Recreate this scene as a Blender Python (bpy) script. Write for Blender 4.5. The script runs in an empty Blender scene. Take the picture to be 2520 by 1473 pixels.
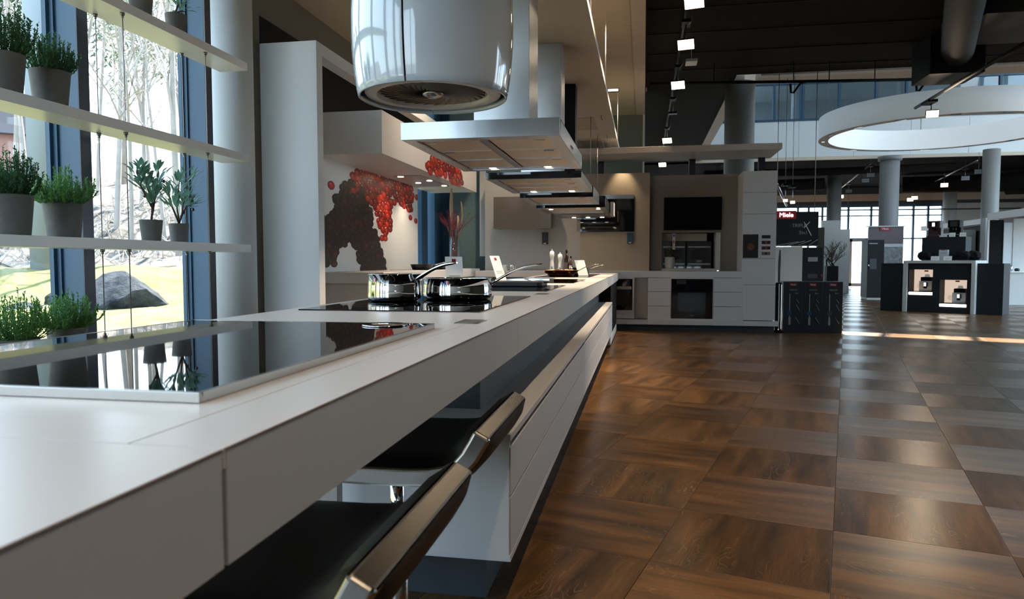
import bpy, bmesh, math, random
from math import sin, cos, pi, radians, sqrt, atan2, hypot
from mathutils import Matrix, Vector, Euler

random.seed(7)
S = bpy.context.scene
C = S.collection

# ---------------------------------------------------------------- camera, world, sun, large lights, exposure
cd = bpy.data.cameras.new('camera'); cam = bpy.data.objects.new('camera', cd); C.objects.link(cam)
cam.location = (0, 0, 1.10)
cam.rotation_euler = (pi/2 - .0531, .0006, .1827)
cd.sensor_width = 36; cd.lens = 1748.6/2520*36; cd.clip_start = .05; cd.clip_end = 400
cd.dof.use_dof = True; cd.dof.focus_distance = 3.5; cd.dof.aperture_fstop = 7.0
S.camera = cam
S.view_settings.view_transform = 'Standard'; S.view_settings.look = 'None'
S.view_settings.gamma = 1; S.view_settings.exposure = 0.25
S.view_settings.use_curve_mapping = False
S.cycles.max_bounces = 10; S.cycles.diffuse_bounces = 5; S.cycles.glossy_bounces = 5
S.cycles.transparent_max_bounces = 16; S.cycles.transmission_bounces = 8
S.cycles.caustics_reflective = False; S.cycles.caustics_refractive = False
S.cycles.sample_clamp_indirect = 4.0
S.cycles.use_denoising = True

wd = bpy.data.worlds.new('world'); S.world = wd; wd.use_nodes = True
nt = wd.node_tree; bg = nt.nodes['Background']
tc = nt.nodes.new('ShaderNodeTexCoord'); sp = nt.nodes.new('ShaderNodeSeparateXYZ')
rp = nt.nodes.new('ShaderNodeValToRGB')
nt.links.new(tc.outputs['Generated'], sp.inputs[0]); nt.links.new(sp.outputs['Z'], rp.inputs[0])
rp.color_ramp.elements[0].position = 0.0; rp.color_ramp.elements[0].color = (.74, .89, 1.0, 1)
rp.color_ramp.elements[1].position = .75; rp.color_ramp.elements[1].color = (.42, .68, 1.0, 1)
nt.links.new(rp.outputs[0], bg.inputs['Color'])
bg.inputs['Strength'].default_value = 5.6

def lamp(kind, name, loc, energy, col, rot=None, to=None, **kw):
    d = bpy.data.lights.new(name, kind); d.energy = energy; d.color = col
    for k, v in kw.items(): setattr(d, k, v)
    o = bpy.data.objects.new(name, d); C.objects.link(o); o.location = loc
    if to is not None:
        o.rotation_euler = (Vector(to) - Vector(loc)).to_track_quat('-Z', 'Y').to_euler()
    elif rot: o.rotation_euler = rot
    return o

SUN = Vector((.05, .62, .78)).normalized()
lamp('SUN', 'sun', (0, 0, 30), 30.0, (1, .95, .86), to=Vector((0, 0, 30)) - SUN, angle=radians(.6))
WARM = (1.0, .77, .54)

# ---------------------------------------------------------------- helpers
class MB:
    """Collects geometry for ONE mesh object; authored in world space of thing t if given."""
    def __init__(s, t=None):
        s.v = []; s.f = []; s.m = []; s.sm = []
        s.T = t.matrix_basis.inverted() if t is not None else Matrix()
    def add(s, vs, fs, mi=0, M=None, smooth=False):
        n = len(s.v); T = s.T @ M if M is not None else s.T
        s.v += [tuple(T @ Vector(v)) for v in vs]
        for f in fs: s.f.append([i + n for i in f]); s.m.append(mi); s.sm.append(smooth)
        return s
    def box(s, x0, x1, y0, y1, z0, z1, mi=0, M=None):
        if x0 > x1: x0, x1 = x1, x0
        if y0 > y1: y0, y1 = y1, y0
        if z0 > z1: z0, z1 = z1, z0
        v = [(x, y, z) for z in (z0, z1) for y in (y0, y1) for x in (x0, x1)]
        return s.add(v, [(0,2,3,1),(4,5,7,6),(0,1,5,4),(2,6,7,3),(0,4,6,2),(1,3,7,5)], mi, M)
    def prism(s, pts, h0, h1, axis='z', mi=0, M=None, smooth=False):
        """extrude the 2-D outline along axis; z: (x,y)  y: (x,z)  x: (y,z)"""
        P = {'z': lambda p, h: (p[0], p[1], h), 'y': lambda p, h: (p[0], h, p[1]), 'x': lambda p, h: (h, p[0], p[1])}[axis]
        n = len(pts); v = [P(p, h0) for p in pts] + [P(p, h1) for p in pts]
        s.add(v, [(i, (i+1) % n, n + (i+1) % n, n + i) for i in range(n)], mi, M, smooth)
        return s.add(v, [tuple(range(n))[::-1], tuple(range(n, 2*n))], mi, M)
    def lathe(s, prof, n=32, c=(0,0,0), mi=0, a0=0, a1=2*pi, M=None, smooth=True):
        full = abs(a1 - a0 - 2*pi) < 1e-6; m = n if full else n + 1
        v = []; 
        for r, z in prof:
            for i in range(m):
                a = a0 + (a1 - a0) * i / n
                v.append((c[0] + r*cos(a), c[1] + r*sin(a), c[2] + z))
        f = []
        for k in range(len(prof) - 1):
            for i in range(n):
                j = (i + 1) % m
                f.append((k*m + i, k*m + j, (k+1)*m + j, (k+1)*m + i))
        return s.add(v, f, mi, M, smooth)
    def cyl(s, c, r, h, n=24, mi=0, M=None, smooth=True, r2=None):
        r2 = r if r2 is None else r2
        return s.lathe([(0, 0), (r, 0), (r, 0), (r2, h), (r2, h), (0, h)], n, c, mi, M=M, smooth=smooth)
    def tube(s, pts, r, n=8, mi=0, cap=True, M=None, flat=1.0):
        P = [Vector(p) for p in pts]; rr = r if isinstance(r, (list, tuple)) else [r]*len(P)
        v = []; up = Vector((0, 0, 1))
        for i, p in enumerate(P):
            d = (P[min(i+1, len(P)-1)] - P[max(i-1, 0)]).normalized()
            u = up if abs(d.dot(up)) < .95 else Vector((1, 0, 0))
            a = d.cross(u).normalized(); b = a.cross(d).normalized()
            for k in range(n):
                t = 2*pi*k/n
                v.append(tuple(p + a*cos(t)*rr[i] + b*sin(t)*rr[i]*flat))
        f = [(i*n + k, i*n + (k+1) % n, (i+1)*n + (k+1) % n, (i+1)*n + k) for i in range(len(P)-1) for k in range(n)]
        s.add(v, f, mi, M, True)
        if cap: s.add(v[:n] + v[-n:], [tuple(range(n))[::-1], tuple(range(n, 2*n))], mi, M)
        return s
    def mesh(s, name, mats):
        me = bpy.data.meshes.new(name)
        me.from_pydata(s.v, [], s.f)
        for m in (mats if isinstance(mats, (list, tuple)) else [mats]): me.materials.append(m)
        me.polygons.foreach_set('material_index', s.m); me.polygons.foreach_set('use_smooth', s.sm)
        me.validate(); me.update()
        return me

def obj(name, mb, mats, parent=None, bevel=0, loc=None, seg=2, **props):
    me = mb.mesh(name, mats) if isinstance(mb, MB) else mb
    bm = bmesh.new(); bm.from_mesh(me); bmesh.ops.remove_doubles(bm, verts=bm.verts, dist=1e-6)
    bmesh.ops.recalc_face_normals(bm, faces=bm.faces)
    bm.to_mesh(me); bm.free()
    o = bpy.data.objects.new(name, me); C.objects.link(o)
    if parent is not None: o.parent = parent
    if loc is not None: o.location = loc
    if bevel:
        b = o.modifiers.new('bevel', 'BEVEL'); b.width = bevel; b.segments = seg; b.limit_method = 'ANGLE'; b.angle_limit = radians(40)
        b.harden_normals = False
    for k, v in props.items(): o[k] = v
    return o

def thing(name, label, cat, loc=(0,0,0), rz=0, group=None):
    o = bpy.data.objects.new(name, None); C.objects.link(o); o.empty_display_size = .1
    o.location = loc; o.rotation_euler = (0, 0, rz); o.matrix_basis = Matrix.Translation(loc) @ Matrix.Rotation(rz, 4, 'Z')
    o['label'] = label; o['category'] = cat
    if group: o['group'] = group
    return o
def tag(o, label, cat, group=None):
    o['label'] = label; o['category'] = cat
    if group: o['group'] = group
    return o
def struct(name, mb, mats, parent=None, **k):
    o = obj(name, mb, mats, parent, **k)
    if parent is None: o['kind'] = 'structure'
    return o
def kids(o): return [c for c in bpy.data.objects if c.parent == o]
def dup(root, loc, rz=0, label=None):
    r = root.copy(); C.objects.link(r); r.matrix_basis = Matrix.Translation(loc) @ Matrix.Rotation(rz, 4, 'Z')
    if label: r['label'] = label
    for ch in kids(root):
        c = ch.copy(); C.objects.link(c); c.parent = r
        for g in kids(ch):
            d = g.copy(); C.objects.link(d); d.parent = c
    return r
def text(name, s, size, parent, loc, rot, m, ext=.0008, align='CENTER', shear=0):
    cu = bpy.data.curves.new(name, 'FONT'); cu.body = s; cu.size = size; cu.extrude = ext; cu.align_x = align; cu.align_y = 'CENTER'; cu.shear = shear
    cu.materials.append(m); cu.resolution_u = 3
    tmp = bpy.data.objects.new('lettering_curve', cu); C.objects.link(tmp)
    me = bpy.data.meshes.new_from_object(tmp.evaluated_get(bpy.context.evaluated_depsgraph_get()))
    bpy.data.objects.remove(tmp); bpy.data.curves.remove(cu)
    if not me.materials: me.materials.append(m)
    o = bpy.data.objects.new(name, me); C.objects.link(o); o.parent = parent; o.location = loc; o.rotation_euler = rot
    return o

# ---------------------------------------------------------------- materials
def newmat(name):
    m = bpy.data.materials.new(name); m.use_nodes = True
    return m, m.node_tree, m.node_tree.nodes['Principled BSDF']
def mat(name, col, rough=.5, metal=0, spec=.5, noise=0, nscale=20, bump=0, bscale=200, emit=0, ecol=None, coat=0, stretch=None, trans=0, ior=1.45, aniso=0):
    m, t, b = newmat(name)
    b.inputs['Base Color'].default_value = (*col, 1); b.inputs['Roughness'].default_value = rough
    b.inputs['Metallic'].default_value = metal; b.inputs['Specular IOR Level'].default_value = spec
    b.inputs['Coat Weight'].default_value = coat; b.inputs['Coat Roughness'].default_value = .03
    b.inputs['Transmission Weight'].default_value = trans; b.inputs['IOR'].default_value = ior
    if emit:
        b.inputs['Emission Color'].default_value = (*(ecol or col), 1); b.inputs['Emission Strength'].default_value = emit
    if noise or bump:
        tc = t.nodes.new('ShaderNodeTexCoord'); mp = t.nodes.new('ShaderNodeMapping'); t.links.new(tc.outputs['Object'], mp.inputs[0])
        if stretch: mp.inputs['Scale'].default_value = stretch
        if noise:
            n = t.nodes.new('ShaderNodeTexNoise'); n.inputs['Scale'].default_value = nscale; n.inputs['Detail'].default_value = 5
            t.links.new(mp.outputs[0], n.inputs['Vector'])
            x = t.nodes.new('ShaderNodeMix'); x.data_type = 'RGBA'
            x.inputs[6].default_value = (*[c*(1-noise) for c in col], 1); x.inputs[7].default_value = (*[min(1, c*(1+noise)) for c in col], 1)
            t.links.new(n.outputs['Fac'], x.inputs[0]); t.links.new(x.outputs[2], b.inputs['Base Color'])
        if bump:
            n = t.nodes.new('ShaderNodeTexNoise'); n.inputs['Scale'].default_value = bscale; n.inputs['Detail'].default_value = 3
            t.links.new(mp.outputs[0], n.inputs['Vector'])
            u = t.nodes.new('ShaderNodeBump'); u.inputs['Strength'].default_value = bump; u.inputs['Distance'].default_value = .004
            t.links.new(n.outputs['Fac'], u.inputs['Height']); t.links.new(u.outputs[0], b.inputs['Normal'])
    return m

M = {}
M['counter'] = mat('white_laminate', (.74, .70, .67), .28, noise=.02, nscale=6)
M['front'] = mat('white_front', (.60, .60, .605), .42)
M['ltfront'] = mat('pale_front', (.76, .77, .78), .35)
M['gap'] = mat('dark_gap', (.03, .03, .03), .7)
M['edge'] = mat('edge_line', (.16, .10, .065), .6)
M['white'] = mat('white_paint', (.78, .77, .75), .5)
M['shelf'] = mat('shelf_laminate', (.76, .72, .68), .32)
M['darkgrey'] = mat('anthracite', (.035, .042, .05), .5)
M['plinth'] = mat('plinth_grey', (.045, .055, .068), .55)
M['black'] = mat('black', (.005, .005, .006), .6, spec=.12)
M['blackgloss'] = mat('black_glass', (.004, .004, .006), .035, coat=.3)
M['ceramic'] = mat('glass_ceramic', (.003, .003, .004), .02, spec=.3)
M['steel'] = mat('brushed_steel', (.50, .52, .54), .27, metal=1, bump=.05, bscale=60, stretch=(1, 30, 30))
M['steeldark'] = mat('dark_steel', (.28, .27, .26), .25, metal=1)
M['chrome'] = mat('chrome', (.80, .80, .80), .06, metal=1)
M['pot_steel'] = mat('polished_steel', (.72, .71, .70), .045, metal=1)
M['leather'] = mat('black_leather', (.005, .005, .005), .42, spec=.22, bump=.06, bscale=400)
M['stoolmetal'] = mat('stool_steel', (.42, .39, .36), .26, metal=1, bump=.04, bscale=25)
M['hoodwhite'] = mat('white_enamel', (.42, .48, .535), .12, coat=1.0)
M['hoodring'] = mat('pale_plastic', (.55, .50, .46), .3)
M['filter'] = mat('filter_mesh', (.56, .46, .35), .36, metal=.9, bump=.15, bscale=900)
M['filterdark'] = mat('filter_perforated', (.38, .29, .22), .55, metal=0, bump=.5, bscale=700)
M['wallgrey'] = mat('grey_wall', (.40, .41, .41), .7)
M['panelgrey'] = mat('taupe_panel', (.235, .215, .19), .6)
M['paneltaupe'] = mat('warm_taupe_panel', (.36, .31, .25), .6)
M['teal'] = mat('teal_wall', (.25, .40, .43), .7)
M['ceilbeige'] = mat('beige_ceiling', (.52, .46, .36), .8)
M['soffit'] = mat('soffit_white', (.72, .65, .57), .6)
M['darkceil'] = mat('dark_ceiling', (.014, .0125, .011), .95, spec=.1)
M['rearceil'] = mat('rear_ceiling', (.006, .006, .0065), .95, spec=.05)
M['wallolive'] = mat('olive_wall', (.12, .105, .08), .8)
M['wallgreen'] = mat('green_grey_wall', (.17, .19, .165), .8)
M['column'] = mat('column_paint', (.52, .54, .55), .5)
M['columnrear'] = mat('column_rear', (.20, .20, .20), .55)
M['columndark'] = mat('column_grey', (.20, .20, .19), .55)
M['frameblue'] = mat('blue_frame', (.020, .066, .125), .45)
M['framedark'] = mat('dark_frame', (.020, .022, .035), .4)
M['vane'] = mat('vane_dark', (.055, .042, .034), .45)
M['concrete'] = mat('concrete_pot', (.125, .115, .105), .85, noise=.25, nscale=25, bump=.15, bscale=80)
M['soil'] = mat('soil', (.03, .022, .015), .95)
M['herb'] = mat('herb_green', (.11, .25, .055), .55, noise=.6, nscale=14)
M['herbdark'] = mat('herb_dark_green', (.06, .15, .055), .55, noise=.5, nscale=14)
M['olive'] = mat('olive_leaf', (.12, .23, .15), .4, noise=.4, nscale=9)
M['olivefruit'] = mat('olive_fruit', (.06, .02, .03), .35)
M['bark'] = mat('bark', (.09, .06, .045), .85)
M['wire'] = mat('steel_wire', (.25, .24, .23), .35, metal=1)
M['red'] = mat('red_sign', (.28, .012, .02), .5)
M['paper'] = mat('white_card', (.80, .77, .73), .5)
M['copper'] = mat('copper', (.60, .26, .12), .22, metal=1)
M['castiron'] = mat('cast_iron', (.010, .010, .012), .45)
M['ringwhite'] = mat('ring_white', (.86, .85, .83), .6)
M['balcony'] = mat('balcony_white', (.62, .66, .68), .6)
M['beige'] = mat('beige_trim', (.55, .47, .38), .7)
M['walnut'] = mat('dark_reader', (.02, .02, .02), .4)
M['lens'] = mat('led_lens', (1, .85, .6), .3, emit=14, ecol=(1, .80, .55))
M['lenswarm'] = mat('led_lens_dim', (1, .85, .6), .3, emit=7, ecol=(1, .72, .45))
M['strip'] = mat('light_strip', (1, .95, .88), .3, emit=5, ecol=(1, .92, .82))
M['slim_strip'] = mat('slim_light', (1, .95, .88), .3, emit=1.2, ecol=(.9, 1, .95))
M['signwhite'] = mat('lit_letters', (1, 1, 1), .4, emit=2.5, ecol=(1, .93, .86))
M['backlit'] = mat('backlit_print', (.9, .75, .62), .5, emit=.55, ecol=(1, .76, .60), noise=.2, nscale=3)
M['greytext'] = mat('grey_print', (.30, .31, .33), .5)
M['whitetext'] = mat('white_print', (.75, .75, .75), .5)
M['darktext'] = mat('dark_print', (.05, .05, .05), .6)
M['signdark'] = mat('sign_anthracite', (.018, .020, .024), .6, spec=.2)
M['boxdark'] = mat('carton_dark', (.015, .020, .027), .5)
M['greywall2'] = mat('white_grey_panel', (.56, .57, .55), .6)
M['mauve'] = mat('mauve_board', (.13, .10, .11), .6)
M['wood'] = mat('bamboo', (.35, .2, .09), .5)
M['pampas'] = mat('pampas', (.42, .34, .24), .9)
M['redgrass'] = mat('red_grass', (.16, .02, .03), .8)
M['bottle'] = mat('dark_bottle', (.02, .006, .004), .1)
M['blueflag'] = mat('flag_blue', (.04, .04, .35), .4)
M['redflag'] = mat('flag_red', (.6, .02, .02), .4)

def glassmat(name, tint=(1, 1, 1), refl=.10, rough=0.0):
    m = bpy.data.materials.new(name); m.use_nodes = True; t = m.node_tree; t.nodes.clear()
    o = t.nodes.new('ShaderNodeOutputMaterial'); mx = t.nodes.new('ShaderNodeMixShader')
    tr = t.nodes.new('ShaderNodeBsdfTransparent'); gl = t.nodes.new('ShaderNodeBsdfGlossy')
    fr = t.nodes.new('ShaderNodeLayerWeight'); fr.inputs[0].default_value = .5
    pw = t.nodes.new('ShaderNodeMath'); pw.operation = 'POWER'; pw.inputs[1].default_value = 4.0
    mu = t.nodes.new('ShaderNodeMath'); mu.operation = 'MULTIPLY_ADD'; mu.inputs[1].default_value = refl*8; mu.inputs[2].default_value = refl
    t.links.new(fr.outputs['Facing'], pw.inputs[0])
    tr.inputs[0].default_value = (*tint, 1); gl.inputs['Roughness'].default_value = rough
    t.links.new(pw.outputs[0], mu.inputs[0]); mu.use_clamp = True
    t.links.new(mu.outputs[0], mx.inputs[0]); t.links.new(tr.outputs[0], mx.inputs[1]); t.links.new(gl.outputs[0], mx.inputs[2])
    t.links.new(mx.outputs[0], o.inputs[0])
    return m
M['glass'] = glassmat('window_glass', (.97, .985, .985), .02)
M['glassdark'] = glassmat('tinted_glass', (.55, .66, .74), .06)
M['vaseglass'] = glassmat('vase_glass', (.90, .93, .93), .06)

def leafy(m, amount=.45):
    t = m.node_tree; b = t.nodes['Principled BSDF']; o = t.nodes['Material Output']
    tl = t.nodes.new('ShaderNodeBsdfTranslucent'); mx = t.nodes.new('ShaderNodeMixShader'); mx.inputs[0].default_value = amount
    src = b.inputs['Base Color']
    if src.is_linked: t.links.new(src.links[0].from_socket, tl.inputs[0])
    else: tl.inputs[0].default_value = src.default_value
    t.links.new(b.outputs[0], mx.inputs[1]); t.links.new(tl.outputs[0], mx.inputs[2]); t.links.new(mx.outputs[0], o.inputs[0])
def woodfloor(name, turned=False):
    m, t, b = newmat(name); N = t.nodes.new; L = t.links.new
    tc = N('ShaderNodeTexCoord'); oi = N('ShaderNodeObjectInfo')
    cmb = N('ShaderNodeCombineXYZ'); mul = N('ShaderNodeMath'); mul.operation = 'MULTIPLY'; mul.inputs[1].default_value = 37.0
    L(oi.outputs['Random'], mul.inputs[0]); L(mul.outputs[0], cmb.inputs['Y']); L(mul.outputs[0], cmb.inputs['Z'])
    ad = N('ShaderNodeVectorMath'); ad.operation = 'ADD'; src = tc.outputs['Object']
    if turned:
        rm = N('ShaderNodeMapping'); rm.inputs['Rotation'].default_value = (0, 0, pi/2); L(src, rm.inputs[0]); src = rm.outputs[0]
    L(src, ad.inputs[0]); L(cmb.outputs[0], ad.inputs[1])
    # broad streaks along x
    mp = N('ShaderNodeMapping'); mp.inputs['Scale'].default_value = (1.3, 9, 1); L(ad.outputs[0], mp.inputs[0])
    n1 = N('ShaderNodeTexNoise'); n1.inputs['Scale'].default_value = 1.0; n1.inputs['Detail'].default_value = 6; n1.inputs['Roughness'].default_value = .6; n1.inputs['Distortion'].default_value = .4
    L(mp.outputs[0], n1.inputs['Vector'])
    r1 = N('ShaderNodeValToRGB'); e = r1.color_ramp.elements
    e[0].position = .32; e[0].color = (.044, .022, .009, 1); e[1].position = .68; e[1].color = (.235, .115, .038, 1)
    x = e.new(.5); x.color = (.130, .064, .023, 1)
    L(n1.outputs['Fac'], r1.inputs[0])
    # cathedral figure: noise rings stretched along the grain, only in patches
    mp2 = N('ShaderNodeMapping'); mp2.inputs['Scale'].default_value = (1.7, 8.0, 1); L(ad.outputs[0], mp2.inputs[0])
    n2 = N('ShaderNodeTexNoise'); n2.inputs['Scale'].default_value = 1.0; n2.inputs['Detail'].default_value = 1.5; L(mp2.outputs[0], n2.inputs['Vector'])
    m2 = N('ShaderNodeMath'); m2.operation = 'MULTIPLY'; m2.inputs[1].default_value = 230.0; L(n2.outputs['Fac'], m2.inputs[0])
    s2 = N('ShaderNodeMath'); s2.operation = 'SINE'; L(m2.outputs[0], s2.inputs[0])
    r2 = N('ShaderNodeValToRGB'); r2.color_ramp.elements[0].position = .86; r2.color_ramp.elements[0].color = (0,0,0,1); r2.color_ramp.elements[1].position = .98; r2.color_ramp.elements[1].color = (1,1,1,1)
    L(s2.outputs[0], r2.inputs[0])
    mp3 = N('ShaderNodeMapping'); mp3.inputs['Scale'].default_value = (2.2, 7, 1); mp3.inputs['Location'].default_value = (3, 5, 1); L(ad.outputs[0], mp3.inputs[0])
    n3 = N('ShaderNodeTexNoise'); n3.inputs['Scale'].default_value = 1.1; n3.inputs['Detail'].default_value = 2; L(mp3.outputs[0], n3.inputs['Vector'])
    r3 = N('ShaderNodeValToRGB'); r3.color_ramp.elements[0].position = .46; r3.color_ramp.elements[1].position = .58; L(n3.outputs['Fac'], r3.inputs[0])
    # short fine fibres break the rings up
    mp4 = N('ShaderNodeMapping'); mp4.inputs['Scale'].default_value = (9, 190, 1); L(ad.outputs[0], mp4.inputs[0])
    n4 = N('ShaderNodeTexNoise'); n4.inputs['Scale'].default_value = 1; n4.inputs['Detail'].default_value = 2; L(mp4.outputs[0], n4.inputs['Vector'])
    mm = N('ShaderNodeMath'); mm.operation = 'MULTIPLY'; L(r2.outputs[0], mm.inputs[0]); L(r3.outputs[0], mm.inputs[1])
    mm2 = N('ShaderNodeMath'); mm2.operation = 'MULTIPLY'; L(mm.outputs[0], mm2.inputs[0]); L(n4.outputs['Fac'], mm2.inputs[1])
    mm3 = N('ShaderNodeMath'); mm3.operation = 'MULTIPLY'; mm3.inputs[1].default_value = .85; L(mm2.outputs[0], mm3.inputs[0])
    fib = N('ShaderNodeMix'); fib.data_type = 'RGBA'; fib.blend_type = 'MULTIPLY'; fib.inputs[0].default_value = .6
    rf = N('ShaderNodeValToRGB'); rf.color_ramp.elements[0].position = .3; rf.color_ramp.elements[0].color = (.55,.55,.55,1); rf.color_ramp.elements[1].position = .62
    L(n4.outputs['Fac'], rf.inputs[0]); L(r1.outputs[0], fib.inputs[6]); L(rf.outputs[0], fib.inputs[7])
    mx = N('ShaderNodeMix'); mx.data_type = 'RGBA'; L(mm3.outputs[0], mx.inputs[0]); L(fib.outputs[2], mx.inputs[6]); mx.inputs[7].default_value = (.38, .26, .15, 1)
    hv = N('ShaderNodeHueSaturation'); L(mx.outputs[2], hv.inputs['Color'])
    rr = N('ShaderNodeMapRange'); rr.inputs['To Min'].default_value = .82; rr.inputs['To Max'].default_value = 1.18; L(oi.outputs['Random'], rr.inputs['Value']); L(rr.outputs[0], hv.inputs['Value'])
    L(hv.outputs[0], b.inputs['Base Color'])
    bp = N('ShaderNodeBump'); bp.inputs['Strength'].default_value = .13; bp.inputs['Distance'].default_value = .0012
    L(n4.outputs['Fac'], bp.inputs['Height']); L(bp.outputs[0], b.inputs['Normal'])
    b.inputs['Roughness'].default_value = .29; b.inputs['Specular IOR Level'].default_value = .36
    b.inputs['Anisotropic'].default_value = .58
    vt = N('ShaderNodeVectorTransform'); vt.vector_type = 'VECTOR'; vt.convert_from = 'OBJECT'; vt.convert_to = 'WORLD'; vt.inputs[0].default_value = (0, 1, 0) if turned else (1, 0, 0)
    L(vt.outputs[0], b.inputs['Tangent'])
    return m
M['tile'] = woodfloor('wood_look_tile'); M['tileturned'] = woodfloor('wood_look_tile_turned', True)

for k in ('herb', 'herbdark', 'olive'): leafy(M[k])
# ---------------------------------------------------------------- floor: square wood-look tiles laid in a chequer of grain directions
TS, TH = .6095, -.2564
fx = (cos(TH), sin(TH)); fy = (-sin(TH), cos(TH)); F0 = (.0304, 2.614)
mb = MB(); mb.box(-3.75, 16.2, -3.1, 34.2, -.06, -.006)
floor = struct('floor', mb, M['gap'])
def tile_mesh(mb, cx_, cy_, a, mi):
    h = TS/2 - .0009; c = .0006; R = Matrix.Translation((cx_, cy_, 0)) @ Matrix.Rotation(a, 4, 'Z')
    v = [(x*k, y*k, z) for (k, z) in ((h, -.008), (h, -c*.7), (h - c, 0)) for x, y in ((-1,-1),(1,-1),(1,1),(-1,1))]
    f = [(8, 9, 10, 11)] + [(b + i, b + (i+1) % 4, b + 4 + (i+1) % 4, b + 4 + i) for b in (0, 4) for i in range(4)]
    mb.add(v, f, mi, R)
def seen(x, y):
    # rough test whether a floor point lies in the part of the floor that the photograph shows
    d = y*cos(.1827) - x*sin(.1827); r = x*cos(.1827) + y*sin(.1827)
    return d > 1.6 and -.2*d - .4 < r < .76*d + .5 and x > -.75
near, far_t = [], []
for i in range(-14, 36):
    for j in range(-14, 60):
        x = F0[0] + TS*((i + .5)*fx[0] + (j + .5)*fy[0]); y = F0[1] + TS*((i + .5)*fx[1] + (j + .5)*fy[1])
        if not (-3.4 < x < 15.9 and -2.8 < y < 33.9): continue
        if seen(x, y): near.append((hypot(x, y), x, y, (i + j) % 2))
        else: far_t.append((x, y, (i + j) % 2))
near.sort()
tm = MB(); tile_mesh(tm, 0, 0, 0, 0); tme = tm.mesh('floor_tile', M['tile'])
for k, (d, x, y, odd) in enumerate(near[:300]):
    o = bpy.data.objects.new('floor_tile', tme); C.objects.link(o); o.parent = floor
    o.location = (x, y, random.uniform(-.0002, .0002)); o.rotation_euler = (0, 0, TH + (0 if odd else pi/2) + random.choice((0, pi)))
mb = MB()
for x, y, odd in [(a, b, c) for (_, a, b, c) in near[300:]] + far_t: tile_mesh(mb, x, y, TH, 0 if odd else 1)
# the joined field is authored in the tile directions so that its grain follows them
Rm = Matrix.Rotation(-TH, 4, 'Z'); mb.v = [tuple(Rm @ Vector(v)) for v in mb.v]
o = obj('floor_tile_field', mb, [M['tile'], M['tileturned']], floor, kind='stuff'); o.rotation_euler = (0, 0, TH)

# ---------------------------------------------------------------- ceilings and walls
ceil = struct('ceiling', MB().box(-3.8, 0.0, -3.1, 13.95, 3.9, 4.0), M['ceilbeige'])
# ceiling panels with visible joints near the open edge
for k in range(9):
    y0 = 2.2 + k*1.3
    struct('ceiling_panel', MB().box(-.95, -.17, y0 + .004, y0 + 1.296, 3.892, 3.899), M['ceilbeige'], ceil)
struct('ceiling_border', MB().box(-.165, 0.0, 2.2, 13.9, 3.885, 3.899), M['beige'], ceil)
mb = MB(); mb.box(0.0, 9.2, -3.1, 12.9, 4.3, 4.45); mb.box(0.0, 1.55, 12.9, 24.2, 4.3, 4.45); mb.box(0.0, .012, -3.1, 13.95, 3.9, 4.3)
dceil = struct('ceiling_dark', mb, M['darkceil'])
mb = MB()
for k in range(14): mb.box(.02, 9.0, -.6 + k*1.0, -.588 + k*1.0, 4.29, 4.301)
struct('ceiling_seam', mb, M['black'], dceil)['kind'] = 'stuff'
struct('trim_1', MB().box(1.55, 1.76, 13.5, 23.4, 4.28, 4.44), M['beige'])
mb = MB(); mb.box(1.95, 14.2, 13.05, 13.55, 4.28, 4.44); struct('trim_2', mb, M['beige'])
mb = MB(); mb.box(1.95, 14.2, 12.9, 13.05, 4.27, 4.45); struct('trim_3', mb, M['greywall2'])
struct('wall_left', MB().box(-3.9, -3.715, 5.84, 10.93, 0, 3.9), M['wallolive'])
struct('wall_left_blocker', MB().box(-3.40, -3.33, 5.30, 5.835, 0, 3.9), M['wallolive'])  # unseen wall piece added to cut daylight on the surround's side panel
struct('wall_left_lintel', MB().box(-3.9, -3.0, -3.1, 5.84, 3.9, 4.0), M['wallolive'])
struct('wall_back', MB().box(-3.9, .0, 13.9, 14.0, 0, 3.9), M['wallgreen'])
struct('trim_4', MB().box(-.035, .0, 13.86, 13.9, 0, 3.9), M['white'])
struct('wall_teal', MB().box(-3.56, -2.6, 12.85, 12.95, 0, 3.9), M['teal'])
mb = MB()
for x0, x1, z0, z1 in ((-3.9, 9.2, 3.85, 4.45), (-3.9, 9.2, 0, .55), (-1.50, 1.0, 2.0, 3.85), (1.0, 9.2, 2.0, 3.85)): mb.box(x0, x1, -3.15, -3.0, z0, z1)
struct('wall_near', mb, M['darkgrey'])
struct('wall_near_reflector', MB().box(-1.5, 1.0, -3.15, -3.0, .55, 2.0).box(1.0, 9.2, -3.15, -3.0, .90, 2.0).box(2.2, 9.2, -3.15, -3.0, .55, .90), M['white'])  # white areas added behind the camera as a reflector for the pans
wn = struct('window_near', MB().box(-3.0, -1.50, -3.12, -3.02, .55, .63).box(1.0, 2.2, -3.12, -3.02, .55, .63), M['frameblue'])  # the low right-hand panes are added out of view for the pans to mirror
for x in (-3.0, -2.30, -1.58, 1.0, 1.22, 1.5, 1.8, 2.12): struct('window_mullion', MB().box(x, x + .08, -3.14, -2.98, .55, 3.85 if x < .7 else .90), M['frameblue'], wn)
for x0, x1, z1 in ((-2.92, -1.50, 3.85), (1.0, 2.2, .90)): struct('window_pane', MB().box(x0, x1, -3.08, -3.07, .63, z1), M['glass'], wn)
struct('wall_right', MB().box(9.1, 9.25, -3.1, 8.2, 0, 4.4), M['wallolive'])
wh = struct('window_hall', MB().box(9.1, 9.2, 8.2, 12.9, 0, .1).box(9.1, 9.2, 8.2, 12.9, 4.2, 4.4), M['frameblue'])
for k in range(4): struct('window_mullion', MB().box(9.08, 9.22, 8.2 + k*1.54, 8.28 + k*1.54, .1, 4.2), M['frameblue'], wh)
struct('window_pane', MB().box(9.14, 9.15, 8.2, 12.9, .1, 4.2), M['glass'], wh)
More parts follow.
